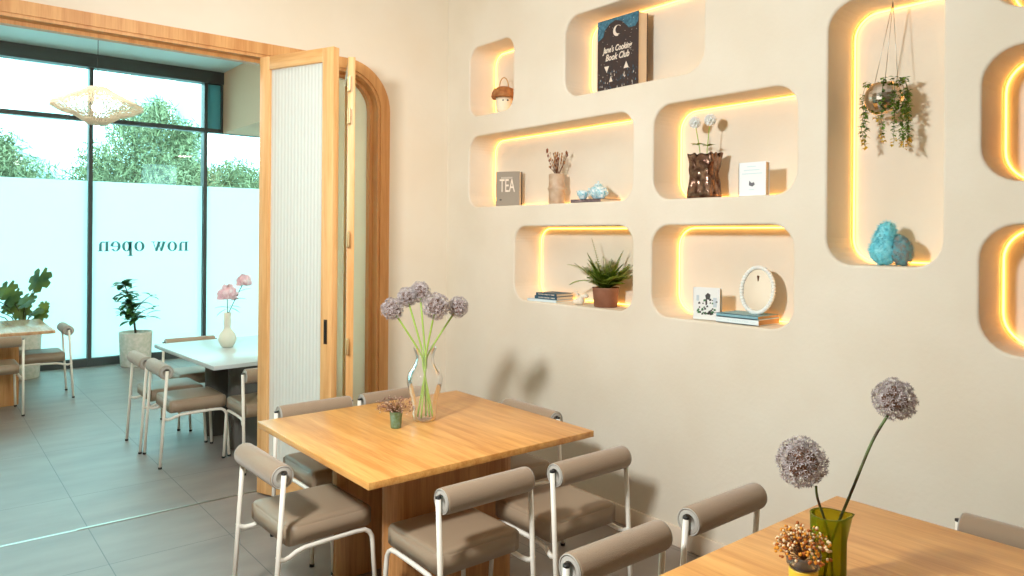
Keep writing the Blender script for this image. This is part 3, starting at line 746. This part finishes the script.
# acorn ornament
ac = empty('acorn_ornament', (3.36, 4.205, 2.585))
MB().lathe([(.03, 0), (.045, .01), (.058, .05), (.062, .10), (.058, .14), (.04, .16)], n=28).build('body', mat('ivory_felt', (240, 228, 200), .7), ac)
MB().lathe([(.06, .124), (.086, .118), (.094, .132), (.090, .16), (.074, .188), (.04, .204), (.0001, .207)], n=28).build('cap', mat('woven_brown_cap', (176, 118, 66), .8, bump=.6, bscale=70, c2=(146, 90, 46), vscale=40), ac)
MB().tube([RX*(.033*math.cos(PI*k/12))+Vector((0, 0, .20+.075*math.sin(PI*k/12))) for k in range(13)], .004, 8).build('loop', mat('rope', (196, 156, 104), .8), ac)
for s in (-1, 1):
    MB().ball(RX*(s*.017+.012)-FW*.059+Vector((0, 0, .098)), .0065).build('eye', M['black'], ac)
tag(ac, 'acorn shaped ornament with a woven brown cap in the small niche', 'ornament')
# TEA book
tb = book((3.30, 4.215, 1.905), math.radians(-60), .185, .255, .05, mat('taupe_cover', (150, 138, 122), .6), 'grey brown hardback titled tea standing in the long niche', True)
MB().box2((.182, .044, 0), (.187, .0515, .256)).build('back_board', M['black'], tb)
deco(text_mesh('TEA', .135, off=.0005, sx=.5), 'title_print', ink, tb, .088, .148)
for (za, hz_) in ((.206, .003), (.213, .002)): flat([[(.04, za), (.13, za), (.13, za+hz_), (.04, za+hz_)]]).build('line_print', ink, tb)
flat([[(.03, .045), (.045, .045), (.045, .053), (.03, .053)]]).build('mark_print', M['black'], tb)
# ceramic vase with dried reeds
rv = MB().lathe([(.052, 0), (.054, .004), (.054, .085), (.058, .098), (.064, .108), (.058, .118), (.054, .13), (.054, .205), (.050, .208), (.046, .205)], n=32)
rv = rv.build('cylinder_vase', mat('ribbed_beige_ceramic', (200, 176, 150), .5, c2=(182, 152, 124), vscale=20), None, (3.37, 3.635, 1.905))
tag(rv, 'beige banded cylinder vase in the long niche', 'vase')
rd = empty('dried_flowers', (3.37, 3.635, 2.10)); tw = MB(); fl = MB(); rr_ = random.Random(8)
for i in range(60):
    a = rr_.uniform(0, 6.28); s = rr_.uniform(.0, .08); h_ = rr_.uniform(.05, .165)
    e = Vector((s*math.cos(a), s*math.sin(a), h_)); tw.tube([(0, 0, -.06), (e.x*.3, e.y*.3, .02), e], .0011, 4)
    fl.ball(e, rr_.uniform(.004, .009), (.8, .8, 1.6), 1, rr_.randrange(2), .4)
e = Vector((.0, .10, .18)); tw.tube([(0, 0, -.06), (0, .03, .06), e], .0011, 4); fl.ball(e, .012, (.8, .8, 1.6), 1, 0, .4)
tw.build('stalks', mat('brown_stalk', (110, 72, 50), .8), rd); fl.build('seed_heads', [mat('rust_seed', (130, 78, 50), .85), mat('tan_seed', (176, 132, 92), .85)], rd)
tag(rd, 'brown dried seed heads bunched in the beige cylinder vase', 'dried flowers')
# teapot + cup on a magazine
o = book((3.28, 3.40, 1.905), -PI/2, .30, .001, .001, M['black'], 'x') if False else None
mg = empty('flat_book', (3.27, 3.395, 1.905))
MB().box2((0, -.265, 0), (.19, 0, .003)).box2((0, -.265, .019), (.19, 0, .022)).box2((0, -.265, 0), (.003, 0, .022)).build('cover', mat('mauve_spine', (142, 122, 120), .6, c2=(84, 72, 74), vscale=40), mg)
MB().box2((.003, -.262, .003), (.187, -.003, .019)).build('pages', M['page'], mg)
tag(mg, 'book lying flat under the blue and white tea set', 'book')
porc = mat('blue_white_porcelain', (238, 243, 242), .25, c2=(120, 190, 204), vscale=75)
cupm = MB().lathe([(.018, 0), (.02, .003), (.036, .03), (.040, .058), (.037, .058), (.03, .03), (.0001, .01)], n=24)
cp = empty('tea_cup', (3.33, 3.345, 1.927)); cupm.build('cup_body', porc, cp)
MB().tube([Vector((0, -.036-.02*math.sin(PI*k/8), .018+.03*k/8)) for k in range(9)], .0035, 6).build('handle', porc, cp)
tag(cp, 'blue patterned porcelain cup left on the flat book', 'cup')
tp = empty('teapot', (3.35, 3.225, 1.927))
MB().lathe([(.03, 0), (.034, .004), (.054, .03), (.057, .05), (.05, .072), (.03, .086)], n=28).build('pot_body', porc, tp)
l = MB().lathe([(.032, .085), (.024, .097), (.006, .102), (.008, .112), (.0001, .117)], n=20).build('lid', porc, tp)
MB().tube([(0, .05, .035), (0, .075, .05), (0, .085, .075)], [.011, .008, .005], 8).build('spout', porc, tp)
MB().tube([Vector((0, -.05-.03*math.sin(PI*k/8), .025+.045*k/8)) for k in range(9)], .004, 6).build('handle', porc, tp)
tag(tp, 'small blue and white porcelain teapot with lid on the flat book', 'teapot')
cp2 = copy_tree(cp); cp2.location = (3.315, 3.165, 1.927); tag(cp2, 'porcelain cup in front of the teapot, dark spot on its side', 'cup')
# brown bag vase with white blooms
bg = MB(); b = bmesh.new(); bmesh.ops.create_cube(b, size=1); bmesh.ops.subdivide_edges(b, edges=b.edges, cuts=11, use_grid_fill=True)
for v_ in b.verts:
    z_ = v_.co.z+.5; k = 1-.16*math.sin(PI*z_)**2
    nn_ = Vector([noise.noise(v_.co*4.5+Vector((i*7, 1, 2))) for i in range(3)])*.016
    v_.co = Vector((v_.co.x*.105*k, v_.co.y*.15*k, z_*.245 if z_ < .95 else z_*.245-.03*(abs(v_.co.x) < .45 and abs(v_.co.y) < .45)))+nn_*min(1, z_*6)
bv = bg.bm(b, None, 0, True).build('bag_vase', mat('crumpled_bronze_paper', (158, 126, 104), .22, .75, bump=1.0, bscale=16, c2=(78, 50, 38), vscale=24), None, (3.345, 2.42, 1.903))
tag(bv, 'crumpled shiny brown bag shaped vase in the niche', 'vase')
for (sx_, hz, lb, y_) in ((0, .425, 'left white button bloom above the brown bag vase', .065), (1, .428, 'right white button bloom above the brown bag vase', -.035)):
    root = empty('white_flower', (3.345, 2.42+y_*.3, 2.10)); f = MB(); rr_ = random.Random(sx_+20); hc = Vector((0, y_*.7, hz-.197))
    f.ball(hc, .021, sub=2)
    for i in range(60):
        z = 1-2*(i+.5)/60; a = i*2.4; q_ = math.sqrt(1-z*z); d_ = Vector((q_*math.cos(a), q_*math.sin(a), z))
        leaf(f, hc+d_*.008, d_, d_.orthogonal(), .028, .022, .1, 3, .2)
    f.build('flower_head', bpy.data.materials.get('petal_white') or mat('petal_white', (242, 244, 240), .6), root)
    MB().tube([(0, 0, -.05), (0, y_*.2, .08), hc], .0025, 6).build('stem', M['stem_g'], root)
    l = MB()
    for i in range(5):
        a = i*1.3; leaf(l, (0, y_*.4, .10-.012*sx_), (math.cos(a)*.6, math.sin(a), .4), (0, 0, 1), .042, .024, .3)
    l.build('leaves', bpy.data.materials.get('lime_leaf') or mat('lime_leaf', (150, 176, 44), .5), root)
    tag(root, lb, 'flower')
wb_ = book((3.285, 2.165, 1.903), -PI/2, .155, .172, .035, mat('white_cover', (236, 240, 240), .5), 'small white book with a tiny motif right of the brown bag vase', True)
gp = mat('pale_blue_print', (206, 226, 228), .6); gq = mat('grey_motif', (110, 110, 116), .6)
for (xa, xb, za) in ((.03, .12, .13), (.02, .135, .112), (.05, .10, .148), (.06, .09, .03)): flat([[(xa, za), (xb, za), (xb, za+.004), (xa, za+.004)]]).build('line_print', gp, wb_)
flat([[(.06, .055), (.08, .048), (.094, .058), (.088, .07), (.075, .066), (.062, .078)]]).build('motif_print', gq, wb_)
# fern niche
def flatbook(loc, rz, l_, w_, t_, cov, label, pages=None):
    r_ = empty('flat_book', loc, rz)
    MB().box2((0, 0, 0), (w_, l_, .0025)).box2((0, 0, t_-.0025), (w_, l_, t_)).box2((0, 0, 0), (.0025, l_, t_)).build('cover', cov, r_)
    MB().box2((.0025, .003, .0025), (w_-.003, l_-.003, t_-.0025)).build('pages', pages or M['page'], r_)
    return tag(r_, label, 'book')
# local x = depth (spine at x=0 faces viewer), local y = along the wall
f1 = flatbook((3.275, 3.53, 1.25), math.radians(6), .26, .19, .016, mat('ice_white_cover', (222, 236, 240), .5), 'white book at the bottom of the stack left of the fern')
f2 = flatbook((3.285, 3.535, 1.266), math.radians(4), .205, .165, .022, mat('deep_teal_cover', (52, 92, 112), .55), 'dark teal book in the middle of the stack left of the fern')
f3 = flatbook((3.287, 3.54, 1.288), math.radians(4), .19, .165, .020, mat('petrol_cover', (46, 84, 104), .55), 'petrol blue book on top of the stack left of the fern')
for f_, t_ in ((f2, .022), (f3, .02)):
    mbx = MB(); rr_ = random.Random(2)
    for i in range(12): yy = .02+.013*i; mbx.box2((-.0008, yy, t_*.35), (.0, yy+rr_.uniform(.004, .009), t_*.68))
    mbx.build('spine_print', ink, f_)
gh = empty('shell_ornament', (3.31, 3.335, 1.25))
MB().ball((0, 0, .03), .03, (1, .8, 1), nz=.15).ball((0, .035, .02), .02, (1.2, 1.6, .9), nz=.3).ball((.01, -.02, .06), .022, (1, 1.6, .7), nz=.3).build('body', mat('pearly_white', (236, 224, 204), .4), gh)
MB().tube([(.0, .02, .06), (.0, .05, .085), (0, .08, .075)], [.008, .006, .002], 6).build('tip', bpy.data.materials['pearly_white'], gh)
tag(gh, 'small pearly white figurine between the books and the fern pot', 'ornament')
tp_ = MB().lathe([(.066, 0), (.072, .003), (.083, .115), (.085, .123), (.08, .123), (.077, .105), (.0001, .10)], n=36).build('terracotta_pot', mat('brown_terracotta', (150, 102, 78), .6, c2=(136, 88, 64), vscale=14), None, (3.35, 3.155, 1.25))
tag(tp_, 'brown terracotta pot under the fern', 'pot')
fn = empty('fern_plant', (3.35, 3.155, 1.352)); rr_ = random.Random(21); ff = MB()
def frond(a, L_, lift, droop, wl=.040):
    d_ = Vector((math.cos(a), math.sin(a), 0)); pts = []
    for k in range(25):
        t = k/24; pts.append(d_*L_*t*(.35+.65*math.cos(lift)) + Vector((0, 0, L_*(math.sin(lift)*t*1.1-droop*t*t))))
    pts = [Vector((min(q_.x, .125), q_.y, q_.z)) for q_ in pts]
    ff.tube(pts, [.0018]*15+[.0012]*10, 4, mi=1)
    for k in range(2, 25):
        t = k/24; tg = (pts[k]-pts[k-1]); tg = tg.normalized() if tg.length > 1e-5 else d_; sd = tg.cross(Vector((0, 0, 1)))
        sd = sd.normalized() if sd.length > .01 else Vector((1, 0, 0)); w = wl*1.25*math.sin(PI*(t*.85+.12))
        for s in (-1, 1):
            leaf(ff, pts[k], sd*s+tg*.5, (0, 0, 1), w, .013, .15, 2)
for i in range(64): frond(rr_.uniform(0, 6.28), rr_.uniform(.12, .26), rr_.uniform(.7, 1.45), rr_.uniform(.1, .5))
for i in range(10): frond(rr_.uniform(-2.2, -1.2)+PI*rr_.randrange(2), rr_.uniform(.18, .26), rr_.uniform(.6, 1.1), rr_.uniform(.3, .5))
frond(1.75, .38, .85, .42); frond(1.9, .30, .7, .62); frond(1.5, .30, 1.42, .0, .02); frond(-1.5, .27, .75, .1); frond(-1.7, .27, .9, .5)
ff.build('foliage', [M['fern'], M['stem_d']], fn); tag(fn, 'bushy green fern with arching fronds in the lower niche', 'plant')
# framed card, flat books, oval mirror
fb = book((3.28, 2.44, 1.248), math.radians(-78), .152, .172, .030, mat('offwhite_cover', (232, 234, 230), .5), 'white book with a dark botanical collage cover beside the mirror', True)
rr_ = random.Random(6); A, B_, C_ = [], [], []
for i in range(46):
    x = rr_.uniform(.02, .13); z = .025+rr_.random()**1.5*.08; s = rr_.uniform(.006, .014); q_ = [(x, z), (x+s, z+s*.2), (x+s*.8, z+s), (x+s*.1, z+s*.8)]
    (A if i % 3 else B_).append(q_)
A += [[(.075, .11), (.095, .108), (.1, .135), (.085, .145), (.07, .13)], [(.072, .085), (.082, .085), (.08, .11), (.07, .11)]]
C_ = [[(.115, .07), (.135, .07), (.135, .12), (.115, .12)], [(.02, .1), (.035, .1), (.035, .13), (.02, .13)]]
flat(A).build('collage_print', mat('charcoal_print', (62, 56, 54), .6), fb); flat(B_, y=-.0016).build('collage_print', mat('green_print', (72, 120, 78), .6), fb); flat(C_).build('collage_print', mat('grey_blue_print', (196, 208, 214), .6), fb)
s1_ = flatbook((3.27, 2.035, 1.248), 0, .25, .20, .030, mat('white_spine_cover', (226, 238, 240), .45), 'thick white book under the blue one beneath the oval mirror', mat('tan_pages', (206, 160, 110), .8))
s2_ = flatbook((3.272, 2.04, 1.278), 0, .245, .195, .018, mat('sky_blue_cover', (130, 176, 188), .5), 'sky blue book directly beneath the oval mirror', bpy.data.materials['tan_pages'])
mbx = MB()
for i in range(9): mbx.box2((-.0006, .06+.014*i, .012), (0, .068+.014*i, .018))
mbx.build('spine_print', gp, s1_)
mr = empty('oval_mirror', (3.335, 2.095, 1.296), 0)
tilt = Matrix.Rotation(math.radians(8), 4, 'Y') @ Matrix.Rotation(math.radians(12), 4, 'Z')
def ov(a, ry, rz_): return tilt @ Vector((0, ry*math.cos(a), .128+rz_*math.sin(a)))
fr = MB()
for k in range(44):
    a = 2*PI*k/44; fr.ball(ov(a, .083, .117), .0118, sub=2)
fr.build('beaded_frame', mat('white_beads', (232, 236, 230), .45), mr)
g_ = MB(); g_.add([tilt @ Vector((0, 0, .128))]+[ov(2*PI*k/40, .079, .111) for k in range(40)], [(0, k, k % 40+1) for k in range(1, 41)])
g_.build('mirror_glass', mat('mirror_silver', (225, 225, 222), .03, 1), mr)
bk_ = MB(); bk_.add([tilt @ (Vector((.008, 0, .128)))]+[ov(2*PI*k/40, .083, .115)+Vector((.008, 0, 0)) for k in range(40)], [(0, k, k % 40+1) for k in range(1, 41)])
bk_.tube([(.02, 0, .2), (.07, 0, .004)], .004, 6).build('stand', mat('brown_backing', (110, 76, 52), .7), mr)
tag(mr, 'small oval mirror in a white beaded frame standing on two books', 'mirror')
# hanging mirror ball planter
HB = Vector((3.36, 1.466, 2.322)); hpn = empty('hanging_planter', HB)
prof = [(.0001, -.0855)]
for k in range(1, 15): a = -PI/2+PI*.76*k/14; prof.append((.086*math.cos(a), .086*math.sin(a)))
sh = MB().lathe(prof, n=26, smooth=False, cap=False).build('mirror_bowl', mat('mirror_tiles', (205, 196, 186), .12, 1), hpn)
for k in range(3):
    a = 2*PI*k/3+.5; MB().tube([(.055*math.cos(a), .055*math.sin(a), .05), (0, -.03, .425)], .0014, 5).build('chain', M['steel'], hpn)
MB().lathe([(.0001, .03), (.06, .032)], n=20, cap=False).build('soil', bpy.data.materials['dark_soil'], hpn)
tag(hpn, 'mirror tiled ball planter hanging on thin chains in tall niche', 'planter')
vn = empty('trailing_plant', HB); rr_ = random.Random(14); lv = MB(); sv_ = MB(); yl = MB()
vines = [(1.5, .078, .25), (1.8, .083, .22), (-1.5, .08, .245), (-1.9, .083, .26), (-2.4, .085, .235), (-1.2, .08, .24), (-2.9, .085, .22), (.8, .07, .12), (-.7, .07, .24), (-1.7, .09, .13), (1.3, .085, .10)]
for (a, r_, ln) in vines:
    p0 = Vector((0, 0, .04)); p1 = Vector((math.cos(a)*r_*.8, math.sin(a)*r_, .072)); p2 = Vector((math.cos(a)*r_, math.sin(a)*(r_+.012), .02))
    pts = [p0, p1, p2]; n_ = int(ln/.018)
    for k in range(n_): pts.append(p2+Vector((rr_.uniform(-.004, .004), rr_.uniform(-.006, .006), -.018*(k+1))))
    sv_.tube(pts, .0011, 4)
    for i, p_ in enumerate(pts[1:]):
        for j in range(5):
            b_ = rr_.uniform(0, 6.28); tip = 1 if (i > len(pts)-4) else 0
            leaf(lv, p_+Vector((0, 0, rr_.uniform(-.008, .008))), (math.cos(b_), math.sin(b_), rr_.uniform(-.6, .4)), (0, 0, 1), rr_.uniform(.015, .025), .015, .2, 2, mi=tip)
for i in range(60):
    a = rr_.uniform(-2.2, 1.9); r_ = rr_.uniform(.01, .07); leaf(lv, (r_*math.cos(a), r_*math.sin(a), .05+rr_.uniform(0, .02)), (math.cos(a), math.sin(a), rr_.uniform(0, 1)), (0, 0, 1), .022, .014, .2, 2)
lv.build('foliage', [M['leaf'], mat('yellow_tip', (214, 184, 48), .5)], vn); sv_.build('vines', M['stem_d'], vn)
tag(vn, 'trailing green vines spilling over the mirror ball planter', 'plant')
# turquoise fluffy ornament
bl = empty('fluffy_ornament', (3.355, 1.43, 1.572)); rr_ = random.Random(9)
def fuzz(mb, c, r, sc, n, seed, l_=.012):
    r2 = random.Random(seed); mb.ball(c, r, sc, 3, nz=.25, nf=10)
    for i in range(n):
        d_ = Vector([r2.gauss(0, 1) for _ in range(3)]).normalized(); p_ = Vector(c)+Vector((d_.x*sc[0], d_.y*sc[1], d_.z*sc[2]))*r
        if p_.z < .005: continue
        t = d_.orthogonal().normalized()*.0012; e = p_+(d_+Vector([r2.uniform(-.6, .6) for _ in range(3)]))*l_; mb.add([p_-t, p_+t, e], [(0, 1, 2)])
mb = MB(); fuzz(mb, (-.01, .030, .068), .058, (.8, .98, 1.15), 1800, 1); fuzz(mb, (-.01, .027, .105), .050, (.8, .93, 1.1), 1400, 5); fuzz(mb, (-.01, .022, .130), .044, (.85, .9, 1.1), 900, 6); fuzz(mb, (-.01, .018, .160), .034, (.85, .95, 1), 700, 2)
mb.build('plush_body', mat('turquoise_plush', (108, 206, 220), .9, c2=(150, 222, 230), vscale=30), bl)
mb = MB(); fuzz(mb, (.0, -.040, .062), .050, (.8, .9, 1.25), 1200, 3, .009); fuzz(mb, (.0, -.03, .10), .034, (.8, .9, 1.1), 500, 7, .009); mb.build('plush_wing', mat('grey_plush', (134, 130, 122), .9, c2=(96, 160, 170), vscale=60), bl)
tag(bl, 'turquoise fluffy ornament with a grey side in tall niche', 'ornament')
# ornaments barely in view at the right edge
o = MB().lathe([(.04, 0), (.075, .03), (.085, .10), (.07, .17), (.045, .22), (.05, .25), (.044, .25)], n=28).build('stoneware_vase', mat('pink_stoneware', (206, 168, 150), .5), None, (3.36, .84, 1.248))
tag(o, 'pinkish stoneware vase just inside the lowest niche at right edge', 'vase')
o = MB().lathe([(.06, 0), (.09, .05), (.1, .16), (.08, .27), (.05, .33), (.055, .36), (.048, .36)], n=28).build('stoneware_vase', mat('tan_stoneware', (192, 146, 104), .6), None, (3.36, .82, 1.915))
tag(o, 'tan stoneware vase just inside the middle niche at right edge', 'vase')

# ------------------------------------------------------------------ outside
struct(MB().box2((-30, YW+.2, -.3), (40, 60, -.1)).build('ground', mat('pale_paving', (205, 212, 210), .8)))
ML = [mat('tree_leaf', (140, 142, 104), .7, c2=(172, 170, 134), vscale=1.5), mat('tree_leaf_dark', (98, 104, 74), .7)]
def tree(x, y, h_, blobs, seed, label):
    r_ = random.Random(seed); root = empty('tree', (x, y, -.1))
    tr = MB().tube([(0, 0, 0), (.1, 0, h_*.4), (0, .1, h_*.7)], [.14, .11, .06], 8)
    lf = MB()
    for (bx_, by_, bz, br_) in blobs:
        tr.tube([(0, 0, h_*.35), (bx_*.6, by_*.6, (bz+h_*.35)/2), (bx_, by_, bz)], [.06, .04, .02], 6)
        for i in range(int(4200*br_**1.6)):
            d_ = Vector([r_.gauss(0, 1) for _ in range(3)]).normalized(); k = br_*r_.uniform(.25, 1)*(1+.28*noise.noise(d_*2.5+Vector((bx_, by_, bz))))
            d3 = Vector([r_.gauss(0, 1) for _ in range(3)])
            leaf(lf, Vector((bx_, by_, bz))+d_*k, d3, d3.orthogonal(), .16, .09, .2, 1, .1, r_.random() < .35)
    tr.build('trunk', bpy.data.materials['bark'], root); lf.build('crown', ML, root); tag(root, label, 'tree', 'trees beyond the windows')
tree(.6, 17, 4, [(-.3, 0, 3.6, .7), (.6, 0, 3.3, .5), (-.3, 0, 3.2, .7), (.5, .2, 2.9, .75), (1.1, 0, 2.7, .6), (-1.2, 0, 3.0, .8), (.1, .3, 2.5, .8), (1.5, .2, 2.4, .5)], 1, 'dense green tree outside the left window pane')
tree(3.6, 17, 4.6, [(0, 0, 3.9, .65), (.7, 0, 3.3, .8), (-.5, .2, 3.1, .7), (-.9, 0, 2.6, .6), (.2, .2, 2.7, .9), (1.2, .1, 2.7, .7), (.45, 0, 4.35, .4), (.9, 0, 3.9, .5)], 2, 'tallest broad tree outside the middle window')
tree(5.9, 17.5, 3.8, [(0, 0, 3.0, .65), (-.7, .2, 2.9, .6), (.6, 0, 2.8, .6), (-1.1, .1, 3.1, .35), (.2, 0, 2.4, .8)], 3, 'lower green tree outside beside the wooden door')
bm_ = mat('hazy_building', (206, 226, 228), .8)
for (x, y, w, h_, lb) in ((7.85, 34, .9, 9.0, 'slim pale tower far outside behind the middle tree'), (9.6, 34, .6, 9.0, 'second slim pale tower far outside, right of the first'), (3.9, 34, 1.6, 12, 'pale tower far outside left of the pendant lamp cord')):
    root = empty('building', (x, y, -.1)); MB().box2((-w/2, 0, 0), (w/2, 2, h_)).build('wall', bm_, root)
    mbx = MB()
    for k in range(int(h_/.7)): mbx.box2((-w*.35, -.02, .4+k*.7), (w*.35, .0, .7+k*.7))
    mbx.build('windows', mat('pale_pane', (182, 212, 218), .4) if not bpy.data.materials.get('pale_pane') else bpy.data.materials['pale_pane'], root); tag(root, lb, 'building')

# ------------------------------------------------------------------ light
w = bpy.data.worlds.new('sky'); scene.world = w; w.use_nodes = True
bgn = w.node_tree.nodes['Background']; bgn.inputs[0].default_value = (.50, .94, 1.0, 1); bgn.inputs[1].default_value = 7.2
def area(name, loc, tgt, size, power, c=(1, 1, 1), sy=None):
    l = bpy.data.lights.new(name, 'AREA'); l.energy = power; l.color = c; l.size = size
    if name == 'wall_fill': l.spread = math.radians(80)
    if sy: l.shape = 'RECTANGLE'; l.size_y = sy
    o = bpy.data.objects.new(name, l); col.objects.link(o); o.location = loc
    o.rotation_euler = (Vector(tgt)-Vector(loc)).to_track_quat('-Z', 'Y').to_euler(); return o
area('ceiling_spot', (-.25, 1.9, 2.6), (2.5, 3.0, 1.3), .28, 114, (.95, .995, 1))
area('wall_fill', (1.3, 1.6, 3.7), (2.2, 4.7, 2.0), .8, 11, (.96, .99, 1))  # added fill to brighten the back wall, no known fixture
area('overhead_fill', (.3, 1.2, 3.88), (.3, 1.2, 0), 4.0, 12, (.97, .98, 1))  # added broad fill for the front room, not a real panel
area('wall_fill', (-1.4, 2.2, 2.6), (-3.2, 3.0, 2.8), .6, 11, (1, .97, .92))  # added unseen fill on the left wall, brightens the oval mirror's reflection
area('overhead_fill', (.2, 6.6, 3.85), (3.3, 8.0, 2.2), 1.8, 85, (1, .84, .72))  # added warm fill aimed at the bulkhead and far room, no fixture there

area('side_wall_fill', (3.75, 7.2, 3.08), (3.9, 7.2, 0), .22, 26, (1, .88, .74))  # added warm fill lifting the far right wall behind the arch
# ------------------------------------------------------------------ camera
cam = bpy.data.cameras.new('camera'); co = bpy.data.objects.new('camera', cam); col.objects.link(co)
cam.sensor_width = 36; cam.lens = 728/1024*36; cam.shift_y = -52/1024; cam.clip_start = .05
phi = math.radians(.46); Z = Vector((0, 0, 1))
Xc = RX*math.cos(phi)+Z*math.sin(phi); Yc = -RX*math.sin(phi)+Z*math.cos(phi)
Rm = Matrix((Xc, Yc, -FW)).transposed().to_4x4(); co.matrix_world = Matrix.Translation((0, 0, 1.69)) @ Rm
scene.camera = co
scene.view_settings.view_transform = 'Standard'; scene.view_settings.look = 'None'
scene.view_settings.exposure = 0; scene.view_settings.gamma = 1; scene.view_settings.use_curve_mapping = False
scene.cycles.max_bounces = 10; scene.cycles.transparent_max_bounces = 16; scene.cycles.diffuse_bounces = 5
scene.cycles.use_denoising = True
scene.cycles.sample_clamp_indirect = 6
